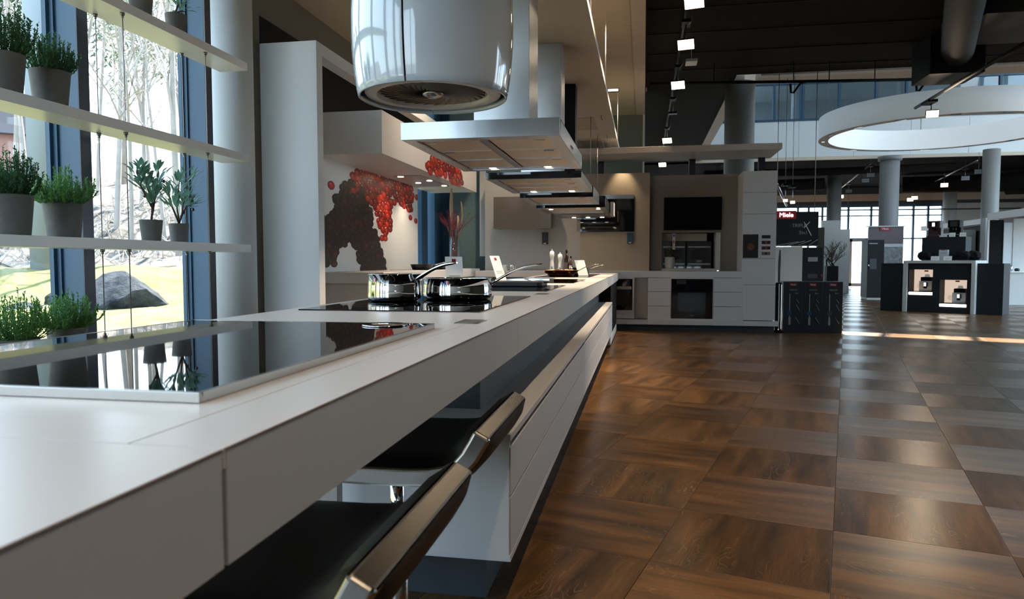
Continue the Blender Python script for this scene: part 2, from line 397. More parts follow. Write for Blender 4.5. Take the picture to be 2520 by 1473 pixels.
struct('wall_rear_left', MB().box(-.25, -.15, 14.0, 34.0, 0, 4.3), M['greywall2'])
# atrium: unseen roof with an added slit that lays sun strips on the floor, upper walls, balcony front
RZ = Matrix.Translation((4.68, 18.46, 0)) @ Matrix.Rotation(radians(-20), 4, 'Z')
mb = MB(); mb.box(-9, 10, .31, 10, 9.0, 9.06, 0, RZ); mb.box(-9, 10, -10, -.31, 9.0, 9.06, 0, RZ)
for x0, x1 in ((-9, -2.3), (-.62, -.52), (.53, .63), (2.6, 10)): mb.box(x0, x1, -.31, .31, 9.0, 9.06, 0, RZ)
struct('ceiling_sun_mask', mb, M['ringwhite'])
struct('wall_atrium_left', MB().box(1.4, 1.55, 12.9, 23.5, 4.45, 9.0), M['balcony'])
struct('wall_atrium_near', MB().box(1.4, 14.2, 12.8, 12.9, 4.45, 9.0), M['balcony'])
mb = MB(); mb.box(1.4, 16.2, 23.5, 23.7, 4.30, 5.44); wb = struct('wall_balcony', mb, M['balcony'])
for k in range(8): struct('wall_panel', MB().box(1.5 + k*1.6, 3.09 + k*1.6, 23.485, 23.5, 4.33, 5.42), M['balcony'], wb)
struct('trim_5', MB().box(1.4, 16.2, 23.42, 23.5, 4.22, 4.32), M['beige'])
struct('wall_upper', MB().box(1.4, 16.2, 23.5, 23.7, 6.62, 9.0), M['beige'])
up = struct('window_upper', MB().box(1.4, 16.2, 23.46, 23.56, 5.44, 5.50).box(1.4, 16.2, 23.46, 23.56, 6.56, 6.62), M['frameblue'])
for k, x in enumerate((3.95, 4.72, 4.80, 5.85, 6.9, 7.75, 9.0, 10.3, 11.6)):
    struct('window_mullion', MB().box(x - .035, x + .035, 23.45, 23.57, 5.5, 6.56), M['frameblue'], up)
struct('window_pane', MB().box(1.5, 16.0, 23.505, 23.515, 5.5, 6.56), M['glassdark'], up)
struct('floor_upper', MB().box(1.4, 16.2, 23.7, 30, 5.3, 5.44), M['greywall2'])
struct('wall_upper_back', MB().box(1.4, 16.2, 29.9, 30, 5.44, 9), M['wallgrey'])
struct('ceiling_upper', MB().box(1.4, 16.2, 23.7, 30, 7.4, 7.5), M['white'])
for x in (4.95, 8.2): struct('column_upper', MB().cyl((x, 25.2, 5.44), .17, 2.0), M['white'])
# rear hall
struct('ceiling_rear', MB().box(-.2, 16.2, 23.7, 34, 4.3, 4.45), M['rearceil'])
struct('wall_rear', MB().box(12.6, 16.2, 33.3, 33.5, 0, 3.58), M['greywall2'])
struct('trim_6', MB().box(-.2, 16.2, 33.3, 33.5, 3.72, 4.02), M['beige']); struct('trim_7', MB().box(-.2, 16.2, 33.32, 33.5, 3.58, 3.72).box(-.2, 16.2, 33.3, 33.5, 4.02, 4.3), M['darkgrey'])
struct('wall_rear_right', MB().box(16.1, 16.2, 23.5, 34, 0, 4.4), M['greywall2'])
wr = struct('window_rear', MB().box(-.2, 12.6, 33.34, 33.44, 3.46, 3.58).box(-.2, 12.6, 33.34, 33.44, 3.06, 3.11).box(-.2, 12.6, 33.34, 33.44, 2.06, 2.12).box(-.2, 8.7, 33.34, 33.44, 0, .12).box(9.75, 12.6, 33.34, 33.44, 0, .12), M['frameblue'])
for x in (0.9, 2.3, 3.7, 5.1, 6.7, 7.15, 7.72, 8.79, 9.72, 11.41, 11.99, 12.55):
    struct('window_mullion', MB().box(x - .04, x + .04, 33.33, 33.45, 0, 3.5), M['frameblue'], wr)
struct('window_pane', MB().box(-.1, 12.6, 33.39, 33.40, 0, 3.5), M['glass'], wr)
dr = struct('door_1', MB().box(8.83, 8.93, 33.2, 33.3, .02, 2.06).box(9.5, 9.66, 33.2, 33.3, .02, 2.06).box(8.83, 9.66, 33.2, 33.3, 1.96, 2.06).box(8.83, 9.66, 33.2, 33.3, .02, .16), M['wallgrey'])
struct('door_pane', MB().box(8.92, 9.51, 33.245, 33.255, .15, 1.97), M['glass'], dr)
struct('door_handle', MB().tube([(9.56, 33.19, .85), (9.56, 33.14, .88), (9.56, 33.14, 1.2), (9.56, 33.19, 1.23)], .014), M['chrome'], dr)
wq = struct('window_right_fill', MB().box(14.1, 14.2, 13, 23.5, 0, .1).box(14.1, 14.2, 13, 23.5, 8.9, 9.0), M['frameblue'])  # unseen glass wall added to let sky light into the atrium
for k in range(6): struct('window_mullion', MB().box(14.08, 14.22, 13 + k*2.08, 13.09 + k*2.08, 0, 9), M['frameblue'], wq)
struct('window_pane', MB().box(14.14, 14.15, 13, 23.5, 0, 9), M['glass'], wq)
struct('wall_rear_side', MB().box(14.1, 14.2, 12.8, 13.0, 0, 9), M['white'])

# window wall on the left: glazing with deep blue fins, then a narrow window behind the left kitchen run
w1 = struct('window_1', MB().box(-3.06, -2.98, -3.1, 4.36, -.02, .12).box(-3.06, -2.98, -3.1, 4.36, 3.82, 3.9), M['frameblue'])
for k in range(7):
    y = 4.30 - k*1.08
    fin = struct('window_mullion', MB().box(-2.974, -2.852, y, y + .07, 0, 3.9), M['frameblue'], w1)
    struct('mullion_face', MB().box(-2.852, -2.846, y - .001, y + .072, 0, 3.9), M['framedark'], fin)
    struct('gasket', MB().box(-3.0, -2.974, y - .012, y + .082, 0, 3.9).box(-3.025, -3.0, y - .03, y + .1, 0, 3.9), M['frameblue'], fin)
for k in range(6):
    y = 4.30 - k*1.08
    struct('window_pane', MB().box(-3.024, -3.018, y - 1.08 + .1, y - .03, .12, 3.82), M['glass'], w1)
struct('window_pane', MB().prism([(-2.99, 4.385), (-3.0, 4.39), (-3.335, 4.95), (-3.335, 5.30), (-3.325, 5.30), (-3.325, 4.95)], 0, 3.9), M['glass'], w1)
w2 = struct('window_2', MB().box(-3.75, -3.6, 11.30, 11.62, 0, 3.9).box(-3.75, -3.56, 11.9, 12.0, 0, 3.9).box(-3.75, -3.66, 12.0, 12.85, 0, 3.9).box(-3.75, -3.5, 12.62, 12.7, 0, 3.9), M['frameblue'])
struct('window_pane', MB().box(-3.69, -3.68, 10.93, 11.30, .0, 3.9), M['glass'], w2)
struct('window_pane', MB().box(-3.69, -3.68, 11.62, 11.9, .0, 3.9), M['glass'], w2)
# round columns
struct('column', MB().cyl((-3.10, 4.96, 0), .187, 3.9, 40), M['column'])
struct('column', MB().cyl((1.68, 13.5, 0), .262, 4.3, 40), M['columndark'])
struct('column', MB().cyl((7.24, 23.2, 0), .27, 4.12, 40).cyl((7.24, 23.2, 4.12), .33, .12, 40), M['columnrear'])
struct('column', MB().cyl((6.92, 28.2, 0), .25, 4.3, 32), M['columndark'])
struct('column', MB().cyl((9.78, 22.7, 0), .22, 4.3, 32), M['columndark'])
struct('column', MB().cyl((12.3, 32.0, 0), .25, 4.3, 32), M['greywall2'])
# ---------------------------------------------------------------- outdoors: lawn rising to a wooded slope
def gz(x, y):
    r = hypot(x, y); pts = ((0, -.03), (12, -.02), (17, .2), (21, 1.0), (30, 3.4), (45, 5.5), (90, 9))
    for (a, za), (b, zb) in zip(pts, pts[1:]):
        if r <= b:
            t = (r - a)/(b - a); t = t*t*(3 - 2*t); return za + (zb - za)*t
    return 9
def groundmat(name, c0, c1, sc, bump):
    m, t, b = newmat(name); N = t.nodes.new; L = t.links.new
    tc = N('ShaderNodeTexCoord'); n = N('ShaderNodeTexNoise'); n.inputs['Scale'].default_value = sc; n.inputs['Detail'].default_value = 8; n.inputs['Roughness'].default_value = .7
    r = N('ShaderNodeValToRGB'); r.color_ramp.elements[0].position = .38; r.color_ramp.elements[0].color = (*c0, 1); r.color_ramp.elements[1].position = .62; r.color_ramp.elements[1].color = (*c1, 1)
    L(tc.outputs['Object'], n.inputs['Vector']); L(n.outputs['Fac'], r.inputs[0]); L(r.outputs[0], b.inputs['Base Color'])
    u = N('ShaderNodeBump'); u.inputs['Strength'].default_value = bump; u.inputs['Distance'].default_value = .2; L(n.outputs['Fac'], u.inputs['Height']); L(u.outputs[0], b.inputs['Normal'])
    b.inputs['Roughness'].default_value = .95; b.inputs['Specular IOR Level'].default_value = .1
    return m
M['lawn'] = groundmat('dry_lawn', (.125, .12, .045), (.20, .18, .08), 1.6, .5)
M['litter'] = groundmat('leaf_litter', (.06, .053, .046), (.30, .265, .23), 2.2, 1.0)
M['rock'] = groundmat('rock', (.018, .021, .026), (.075, .08, .085), 1.7, .9)
M['treebark'] = mat('pale_bark', (.27, .24, .21), .9, noise=.4, nscale=3)
M['twig'] = mat('twig', (.34, .30, .26), .9)
M['spring'] = mat('spring_leaf', (.20, .21, .10), .8)
M['pine'] = mat('pine_needle', (.10, .14, .09), .8)
M['poleconc'] = mat('pole_concrete', (.20, .23, .25), .8)
def grid(r0, r1, nr, a0, a1, na, name, m):
    mb = MB(); v = []
    for i in range(nr + 1):
        for j in range(na + 1):
            r = r0 + (r1 - r0)*i/nr; a = radians(a0 + (a1 - a0)*j/na)
            x, y = -r*sin(a), r*cos(a)
            k = .05 if r0 < 20 else .22
            x = min(x, -3.08 - .002*i)
            v.append((x, y, gz(x, y) + (random.uniform(-k, k) if 14 < r else 0)))
    mb.add(v, [(i*(na+1)+j, i*(na+1)+j+1, (i+1)*(na+1)+j+1, (i+1)*(na+1)+j) for i in range(nr) for j in range(na)], 0, None, True)
    return struct(name, mb, m)
grid(3.3, 21.2, 40, 4, 120, 70, 'ground_lawn', M['lawn'])
grid(21.0, 80, 60, 2, 110, 90, 'ground_slope', M['litter'])
M['plaza'] = groundmat('plaza_paving', (.16, .155, .15), (.22, .215, .205), 3, .1)
struct('ground_rear', MB().box(-70, -3.3, -80, -8, -.12, -.04).box(-3.3, 70, -80, -3.2, -.12, -.04), M['plaza'])
struct('ground_plaza', MB().box(16.3, 80, -4.8, 80, -.12, -.04).box(-.3, 16.3, 34.4, 80, -.12, -.04), M['plaza'])
def rock(name, label, loc, sc, rz, seed):
    rnd = random.Random(seed); bm = bmesh.new(); bmesh.ops.create_icosphere(bm, subdivisions=4, radius=1)
    cuts = [(Vector((rnd.uniform(-1, 1), rnd.uniform(-1, 1), rnd.uniform(-.3, 1))).normalized(), rnd.uniform(.55, .85)) for _ in range(14)]
    for v in bm.verts:
        for n, d in cuts:
            e = v.co.dot(n) - d
            if e > 0: v.co -= n*e*.92
        v.co *= 1 + rnd.uniform(-.012, .012)
        v.co = Vector((v.co.x*sc[0], v.co.y*sc[1], v.co.z*sc[2]))
    me = bpy.data.meshes.new(name); bm.to_mesh(me); bm.free(); me.materials.append(M['rock'])
    o = bpy.data.objects.new(name, me); C.objects.link(o); o.location = loc; o.rotation_euler = (0, 0, rz)
    return tag(o, label, 'rock')
rock('boulder', 'large grey boulder lying in the dry lawn outside', (-10.55, 12.95, .33), (.95, .8, .62), radians(35), 3)
rock('boulder', 'low grey rock against the left side of the large boulder', (-11.45, 12.6, .22), (.62, .5, .42), radians(10), 5)
rock('boulder', 'small grey rock at the foot of the lawn by the blue fin', (-11.9, 11.9, .1), (.6, .4, .28), .3, 8)
def bare_tree(x, y, h, r, seed, label, green=False, lean=0):
    rnd = random.Random(seed); z = gz(x, y) - .3
    t = thing('bare_tree', label, 'tree', (x, y, z), 0, 'bare trees on the slope'); tr = MB(); br = MB(); lf = MB(); r = r*.72
    def grow(p, d, L_, r_, lev):
        n = 5; pts = [p]; rr = [r_]
        for i in range(n):
            d = (d + Vector((rnd.uniform(-1, 1), rnd.uniform(-1, 1), rnd.uniform(-.3, .6)))*(.07 if lev == 0 else .22)).normalized()
            p = p + d*(L_/n); pts.append(p); rr.append(r_*(1 - .75*(i + 1)/n) + .004)
            if lev < 3 and (i >= 1 or lev > 0):
                for _ in range(2 if lev == 0 else 1):
                    a = rnd.uniform(0, 2*pi); s_ = Vector((cos(a), sin(a), rnd.uniform(.3, 1.1))).normalized()
                    grow(p, (d*.5 + s_*.8).normalized(), L_*rnd.uniform(.3, .5), r_*(1 - .75*(i+1)/n)*.55 + .003, lev + 1)
        (tr if lev == 0 else br).tube(pts, rr, 6 if lev < 2 else 3, cap=False)
        if green and lev >= 2:
            for q in pts[1:]:
                for _ in range(2):
                    c = q + Vector((rnd.uniform(-.2, .2), rnd.uniform(-.2, .2), rnd.uniform(-.2, .2))); s_ = rnd.uniform(.03, .08)
                    lf.add([c + Vector((-s_, 0, 0)), c + Vector((0, s_, s_)), c + Vector((s_, 0, .5*s_)), c + Vector((0, -s_, -s_))], [(0, 1, 2, 3)])
    grow(Vector((0, 0, 0)), Vector((lean, 0, 1)).normalized(), h, r, 0)
    obj('trunk', tr, M['treebark'], t); obj('branches', br, M['twig'], t, kind='stuff')
    if green: obj('foliage', lf, M['spring'], t, kind='stuff')
    return t
def polar(u_deg, r): a = radians(u_deg); return -r*sin(a), r*cos(a)
TREES = [(45.5, 24, 9, .10, 0), (44.6, 30, 12, .14, 1), (43.3, 27, 10, .09, 0), (42.2, 36, 13, .14, 1), (40.6, 31, 11, .10, 0), (39.5, 25, 9.5, .13, 1), (38.6, 23.5, 8.5, .09, 0), (37.9, 28, 9, .11, 0),
         (37.2, 33, 11, .13, 1), (36.4, 24.5, 8, .08, 0), (35.5, 22.5, 10.5, .15, 0), (34.6, 30, 11, .12, 1), (33.4, 26, 9, .1, 0), (31.5, 30, 11, .14, 1), (18.2, 26, 9, .12, 1), (17.2, 31, 10, .12, 1)]
TL = ['leaning slim bare tree at the far left of the view', 'tall bare tree with a few spring leaves behind the left pots', 'thin bare tree between the pole and the left edge', 'tall greenish tree high on the slope left of the pole',
      'bare tree just right of the pale pole', 'forked bare tree behind the tied-back olive shelf', 'slim bare tree with low side branches above the boulder', 'bare tree with crooked stem above the boulder',
      'greenish tall tree behind the olive trees', 'small bare tree low on the slope above the lawn edge', 'stout bare tree next to the right window jamb', 'greenish bare tree at the right window jamb',
      'bare tree hidden mostly by the round column', 'tall greenish tree behind the round column', 'leafy pale tree seen through the narrow rear window', 'second pale tree seen through the narrow rear window']
for k, ((a, r, h, rad, g), lab) in enumerate(zip(TREES, TL)):
    x, y = polar(a, r); bare_tree(x, y, h, rad, 20 + k, lab, g, lean=random.uniform(-.08, .08))
def pine(x, y, h, w, seed, label):
    rnd = random.Random(seed); z = gz(x, y) - .2
    t = thing('pine_tree', label, 'tree', (x, y, z)); obj('trunk', MB().tube([(0, 0, 0), (.1, 0, h*.5), (0, .1, h*.97)], [.2, .14, .03], 7), M['treebark'], t)
    mb = MB()
    for _ in range(2600):
        a = rnd.uniform(0, 2*pi); zz = rnd.uniform(.42, 1)**.9; rr = w*sqrt(rnd.random())*(1.15 - zz)*1.6
        c = Vector((rr*cos(a), rr*sin(a), zz*h + .2*sin(5*a))); s_ = rnd.uniform(.06, .17)
        d = Vector((rnd.uniform(-1, 1), rnd.uniform(-1, 1), rnd.uniform(-.6, 1))).normalized()*s_; e = d.cross(Vector((rnd.random(), .3, 1))).normalized()*s_*.4
        mb.add([c - d - e, c + d - e, c + d + e, c - d + e], [(0, 1, 2, 3)])
    obj('foliage', mb, M['pine'], t, kind='stuff')
x, y = polar(39.0, 40); pine(x, y, 12.5, 2.6, 5, 'pale green pine tree standing high behind the bare trees')
x, y = polar(45.0, 44); pine(x, y, 10.5, 2.4, 6, 'green pine tree beside the distant house roof')
mb = MB()
rnd = random.Random(4)
for _ in range(420):
    a = rnd.uniform(30, 47); r = rnd.uniform(21.5, 30); x, y = polar(a, r); z = gz(x, y); b = rnd.uniform(0, 2*pi); L_ = rnd.uniform(.2, .9)
    mb.tube([(x, y, z), (x + L_*.5*cos(b), y + L_*.5*sin(b), z + rnd.uniform(.05, .5)), (x + L_*cos(b), y + L_*sin(b), z + rnd.uniform(0, .7))], [.016, .012, .004], 3, cap=False)
o = obj('undergrowth', mb, M['twig'], kind='stuff'); tag(o, 'tangle of bare brushwood along the top of the lawn', 'undergrowth')
x, y = polar(43.9, 20.6); t = thing('utility_pole', 'pale thick utility pole standing behind the lawn crest', 'pole', (x, y, .6))
obj('shaft', MB().cyl((0, 0, 0), .25, 13.5, 20, r2=.2), M['poleconc'], t); obj('cap', MB().cyl((0, 0, 13.5), .22, .12, 16), M['darkgrey'], t)
x, y = polar(46.3, 46); t = thing('house', 'distant house with a dark gable roof above the slope', 'house', (x, y, 6.3), radians(40))
obj('wall', MB().box(-3, 3, -2.5, 2.5, -1.5, 1.2), mat('house_wall', (.30, .16, .13), .8), t); obj('roof', MB().prism([(-3.5, 1.1), (3.5, 1.1), (0, 2.9)], -3, 3, 'y'), mat('house_roof', (.13, .12, .13), .8), t)
obj('chimney', MB().box(.8, 1.3, -.3, .3, 1.6, 3.3), M['greywall2'], t)
o = obj('overhead_cable', MB().tube([(-16 + k*1.4, 12 + k*.9, 10.6 - k*.55 + .012*(k - 5)**2) for k in range(11)], .015, 5), M['darkgrey']); tag(o, 'thin overhead cable crossing the white sky outside', 'cable')

# ---------------------------------------------------------------- hanging shelves in front of the window, and the plants on them
SX0, SX1 = -2.80, -2.60
wires = [(-2.775, 3.265), (-2.625, 3.274), (-2.775, 3.96), (-2.625, 3.972), (-2.775, 1.9), (-2.625, 1.9)]
def shelf(ztop, label):
    t = thing('hanging_shelf', label, 'shelf', (-2.7, 2.9, ztop - .05))
    obj('board', MB(t).box(SX0, SX1, 1.2, 4.40, ztop - .05, ztop), M['shelf'], t, bevel=.0015)
    for x, y in wires[:4]:
        mb = MB(t); mb.cyl((x, y, ztop - .062), .011, .012, 14).cyl((x, y, ztop - .075), .006, .013, 10); obj('clamp', mb, M['wire'], t)
    return t
SH = (2.418, 1.815, 1.215, .615)
for z, l in zip(SH, ('topmost white hanging shelf in front of the window', 'white hanging shelf at upper mid height carrying two bushy herb pots', 'white hanging shelf with the two olive trees', 'lowest white hanging shelf half hidden behind the counter')): shelf(z, l)
for (x, y), l in zip(wires[:4], ('thin steel cable nearest the glass beside the blue fin', 'thin steel cable at the shelf front beside the blue fin', 'thin steel cable nearest the glass beside the right jamb', 'thin steel cable at the shelf front before the round column')):
    o = obj('shelf_cable', MB().cyl((x, y, .1), .0028, 3.79, 6), M['wire']); tag(o, l, 'cable')

def pot_mesh(mb, r, h):
    return mb.lathe([(0, .0), (r*.80, 0), (r*.82, .004), (r, h - .006), (r, h), (r - .008, h), (r - .012, h - .02), (0, h - .02)], 36)
def herb(loc, r, h, fh, fr, seed, label, m, lean=0):
    rnd = random.Random(seed); t = thing('herb_pot', label, 'potted plant', loc, 0, 'bushy herbs in concrete pots')
    obj('pot', pot_mesh(MB(), r, h), M['concrete'], t); obj('soil', MB().cyl((0, 0, h - .022), r*.93, .006, 24), M['soil'], t)
    mb = MB()
    for k in range(120):
        a = rnd.uniform(0, 2*pi); q = sqrt(rnd.random()); p = Vector((r*.75*q*cos(a), r*.75*q*sin(a), h - .015))
        tip = Vector((fr*q*cos(a + rnd.uniform(-.4, .4))*1.25 + lean*fr, fr*q*sin(a)*1.25, h + fh*rnd.uniform(.45, 1.08)*(1.05 - .55*q*q)))
        n = 9; pts = []
        for i in range(n + 1):
            s_ = i/n; c = p.lerp(tip, s_); c += Vector((cos(a), sin(a), 0))*fr*.18*sin(pi*s_)*q; pts.append(c)
        mb.tube(pts, .0011, 3, cap=False)
        for i in range(1, n + 1):
            d0 = (pts[i] - pts[i-1]).normalized()
            for _ in range(6):
                b = rnd.uniform(0, 2*pi); side = Vector((cos(b), sin(b), rnd.uniform(.0, .9))).normalized(); L_ = rnd.uniform(.009, .018)
                c = pts[i] - d0*rnd.uniform(0, (pts[i] - pts[i-1]).length); w = side.cross(d0).normalized()*.0032 if abs(side.dot(d0)) < .98 else Vector((.003, 0, 0))
                tp = c + (side*.85 + d0*.5).normalized()*L_; mid = c.lerp(tp, .5)
                mb.add([c, mid + w, tp, mid - w], [(0, 1, 2, 3)])
    obj('foliage', mb, m, t, kind='stuff'); return t
herb((-2.70, 2.655, SH[2]), .085, .175, .20, .105, 1, 'dark bushy herb pot cut by the left edge on the olive shelf', M['herbdark'])
herb((-2.70, 2.935, SH[2]), .086, .160, .165, .12, 2, 'bright green herb pot left of the blue fin on the olive shelf', M['herb'])
herb((-2.70, 2.640, SH[1]), .084, .170, .25, .10, 3, 'dark tall herb pot cut by the left edge on the upper shelf', M['herbdark'])
herb((-2.70, 2.885, SH[1]), .084, .160, .185, .10, 4, 'dark green herb pot before the blue fin on the upper shelf', M['herbdark'])
herb((-2.70, 2.645, SH[3]), .095, .150, .20, .13, 5, 'bushy herb pot at lower left rising behind the cooktop counter', M['herb'])
herb((-2.70, 2.935, SH[3]), .086, .175, .165, .115, 6, 'pale green herb pot on the lowest shelf left of the blue fin', M['herb'])
leafm = bpy.data.meshes.new('olive_leaf')
def leafshape():
    v = []; f = []; n = 6
    for i in range(n + 1):
        s_ = i/n; w = .105*sin(pi*min(1, s_*.93 + .04))**.8; z = .10*s_*(1 - s_)*2
        v += [(s_, -w, z + w*.35), (s_, 0, z), (s_, w, z + w*.35)]
    for i in range(n):
        b = i*3; f += [(b, b+1, b+4, b+3), (b+1, b+2, b+5, b+4)]
    return v, f
_v, _f = leafshape(); leafm.from_pydata(_v, [], _f); leafm.materials.append(M['olive'])
for p in leafm.polygons: p.use_smooth = True
fruit_me = MB().lathe([(0, -.011), (.007, -.007), (.0085, 0), (.006, .008), (0, .011)], 10).mesh('olive_fruit', M['olivefruit'])
def olive(loc, r, h, stems, nleaf, seed, label, fruits):
    rnd = random.Random(seed); t = thing('olive_tree', label, 'potted plant', loc, 0, 'small olive trees in pots')
    obj('pot', pot_mesh(MB(), r, h), M['concrete'], t); obj('soil', MB().cyl((0, 0, h - .02), r*.92, .005, 20), M['soil'], t)
    for st in stems:
        P = [Vector((q[0], q[1], h - .02 + q[2])) for q in st]
        obj('stem', MB().tube(P, [.0068 - .0045*i/(len(P)-1) for i in range(len(P))], 7), M['bark'], t)
    cnt = 0
    while cnt < nleaf:
        st = rnd.choice(stems); P = [Vector((q[0], q[1], h - .02 + q[2])) for q in st]; n = len(P) - 1
        s_ = rnd.uniform(.42, 1.0); i = min(int(s_*n), n - 1); p = P[i].lerp(P[i+1], s_*n - i); d = (P[i+1] - P[i]).normalized()
        # a short twig offset, then the leaf
        a = rnd.uniform(0, 2*pi); side = Vector((cos(a), sin(a), rnd.uniform(-.15, .9))).normalized()
        p = p + side*rnd.uniform(.0, .055); L_ = rnd.uniform(.045, .075)
        o = bpy.data.objects.new('leaf', leafm); C.objects.link(o); o.parent = t
        dirv = (side*.8 + d*.7 + Vector((0, 0, -.1))).normalized()
        o.location = p; o.rotation_euler = dirv.to_track_quat('X', 'Z').to_euler(); o.scale = (L_, L_*1.3, L_*1.2)
        cnt += 1
    for fp in fruits:
        o = bpy.data.objects.new('olive', fruit_me); C.objects.link(o); o.parent = t; o.location = fp
        o['label'] = 'dark ripe olive'
    return t
olive((-2.70, 3.545, SH[2]), .060, .118, [[(0, 0, 0), (.0, .01, .06), (-.005, .02, .12), (-.01, -.01, .2), (-.02, -.05, .30)], [(0, .01, .05), (.0, .03, .12), (.0, .05, .19), (.01, .06, .31)], [(0, .015, .09), (-.01, -.03, .16), (-.01, -.075, .22), (0, -.10, .29)]], 150, 11,
      'left olive tree with dense leaves in a grey pot', [(.03, .075, .34), (.02, .06, .30), (-.02, -.02, .25)])
olive((-2.70, 3.785, SH[2]), .056, .110, [[(0, 0, 0), (.0, 0, .05), (-.005, -.005, .11), (0, .0, .2), (0, .02, .28)], [(0, 0, .03), (0, -.04, .09), (0, -.07, .14), (0, -.085, .22)], [(0, 0, .02), (0, .03, .07), (0, .045, .14), (0, .085, .20), (0, .10, .30)], [(0, .02, .06), (0, .07, .12), (0, .13, .15)]], 135, 12,
      'right olive tree with a side shoot over the round column', [(.02, .045, .33), (.02, .085, .28), (.03, .09, .25), (.02, .11, .20), (0, .05, .18)])
olive((-2.70, 3.51, SH[0]), .062, .13, [[(0, 0, 0), (0, .01, .1), (0, .0, .2)]], 14, 13, 'pot on the topmost shelf cut by the upper picture edge', [])
olive((-2.70, 3.805, SH[0]), .060, .120, [[(0, 0, 0), (.0, .0, .04), (0, .03, .1), (0, .05, .2)], [(0, 0, .03), (0, .05, .06), (0, .09, .07)]], 24, 14, 'olive tree in a grey pot at the right of the topmost shelf', [])
# ---------------------------------------------------------------- the long island: worktop, cabinets below, plinth
t = thing('worktop', 'long white island worktop with deep apron running to the back wall', 'worktop', (-.865, 5.5, .803))
obj('core', MB(t).box(-1.322, -.406, -.45, 11.46, .806, .898), M['gap'], t)
for x0, x1, y0, y1 in ((-1.33, -.398, -.45, .6145), (-.5005, -.398, .6165, 1.998), (-1.2395, -.502, .6165, 1.998), (-1.33, -1.241, .6165, 1.998), (-1.33, -.398, 2.0, 11.48)):
    obj('top_panel', MB(t).box(x0, x1, y0, y1, .899, .92), M['counter'], t, bevel=.0006, seg=1)
for y0, y1 in ((-.45, .6125), (.6195, 1.897), (1.8985, 2.2435), (2.2455, 5.2), (5.2015, 8.3), (8.3015, 11.48)):
    obj('apron_panel', MB(t).box(-.406, -.397, y0, y1, .803, .9175), M['front'], t, bevel=.0006, seg=1)
    obj('edge_band', MB(t).box(-.4015, -.3962, y0, y1, .9175, .9197), M['edge'], t)
obj('apron_panel', MB(t).box(-1.331, -1.322, -.45, 11.48, .803, .9175), M['front'], t)
obj('underside', MB(t).box(-1.322, -.406, -.45, 11.46, .8, .806), M['front'], t)
CAB = [2.03, 3.56, 4.77, 6.39, 7.88, 9.0]
CL = ['white drawer cabinet with its bare side facing the bar stools', 'second low drawer cabinet from the bar stools', 'middle low drawer cabinet under the island', 'fourth low drawer cabinet from the bar stools', 'low drawer cabinet farthest down the island']
for k in range(5):
    y0, y1 = CAB[k], CAB[k+1]
    t = thing('drawer_cabinet', CL[k], 'cabinet', (-.8, (y0+y1)/2, .21), 0, 'drawer cabinets under the island')
    mb = MB(t); mb.box(-1.25, -.384, y0, y0 + .018, .21, .59).box(-1.25, -.384, y1 - .018, y1, .21, .59).box(-1.25, -.38, y0, y1, .571, .592).box(-1.25, -.38, y0, y1, .21, .229).box(-1.25, -1.23, y0, y1, .21, .59)
    obj('carcass', mb, M['front'], t, bevel=.0006, seg=1)
    obj('back_void', MB(t).box(-1.22, -.402, y0 + .02, y1 - .02, .231, .569), M['gap'], t)
    g0 = .006 if k == 0 else .002
    for z0, z1 in ((.4065, .552), (.2335, .4005)):
        obj('drawer', MB(t).box(-.40, -.381, y0 + g0, y1 - .002, z0, z1), M['front'], t, bevel=.0008, seg=1)
t = thing('recessed_base', 'dark recessed base panel between drawer tops and worktop', 'base panel', (-.9, 5.7, .592))
obj('side_panel', MB(t).box(-1.25, -.55, 2.37, 2.39, .592, .80), M['plinth'], t)
for y0, y1 in ((2.39, 4.39), (4.392, 6.6), (6.602, 9.0)): obj('side_panel', MB(t).box(-1.25, -.55, y0, y1, .592, .80), M['plinth'], t)
t = thing('plinth', 'dark blue-grey plinth under the drawer cabinets', 'plinth', (-.85, 5.6, 0)); 
for y0, y1 in ((2.22, 4.4), (4.402, 6.6), (6.602, 9.0)): obj('board', MB(t).box(-1.2, -.497, y0, y1, 0.001, .21), M['plinth'], t)
t = thing('end_support', 'black end support with white foot where the island meets the back run', 'support', (-.6, 10, 0))
obj('panel', MB(t).box(-1.2, -.402, 9.02, 11.0, .16, .80), M['black'], t); obj('foot', MB(t).box(-1.2, -.40, 9.1, 11.0, .03, .16), M['front'], t, bevel=.02); obj('base', MB(t).box(-1.1, -.46, 9.2, 10.9, 0.001, .03), M['black'], t)
o = obj('table_leg', MB().box(-.925, -.865, 1.90, 1.935, .001, .80).box(-.96, -.83, 1.85, 1.985, .001, .012), M['stoolmetal'], bevel=.002); tag(o, 'flat metal leg holding up the free end of the worktop', 'leg')

def cooktop(x0, x1, y0, y1, label, frame=0, marks=()):
    t = thing('cooktop', label, 'cooktop', ((x0+x1)/2, (y0+y1)/2, .92), 0, 'black glass cooktops set in the island')
    h = .0045
    if frame:
        h = .0135; w = frame
        obj('frame', MB(t).box(x0, x1, y0, y0 + w, .9202, .92 + h + .0006).box(x0, x1, y1 - w, y1, .9202, .92 + h + .0006).box(x0, x0 + w, y0 + w, y1 - w, .9202, .92 + h + .0006).box(x1 - w, x1, y0 + w, y1 - w, .9202, .92 + h + .0006), M['stoolmetal'], t, bevel=.001)
        obj('glass', MB(t).box(x0 + w, x1 - w, y0 + w, y1 - w, .9202, .92 + h), M['ceramic'], t)
    else:
        obj('glass', MB(t).box(x0, x1, y0, y1, .9202, .92 + h), M['ceramic'], t, bevel=.0012)
    for (x, y, r) in marks:
        obj('zone_mark', MB(t).lathe([(r - .0012, .92 + h + .0002), (r + .0012, .92 + h + .0002)], 48, (x, y, 0)), M['greytext'], t)
    return t
t = cooktop(-1.275, -.553, .808, 1.845, 'large raised steel-framed glass cooktop nearest the camera', .007)
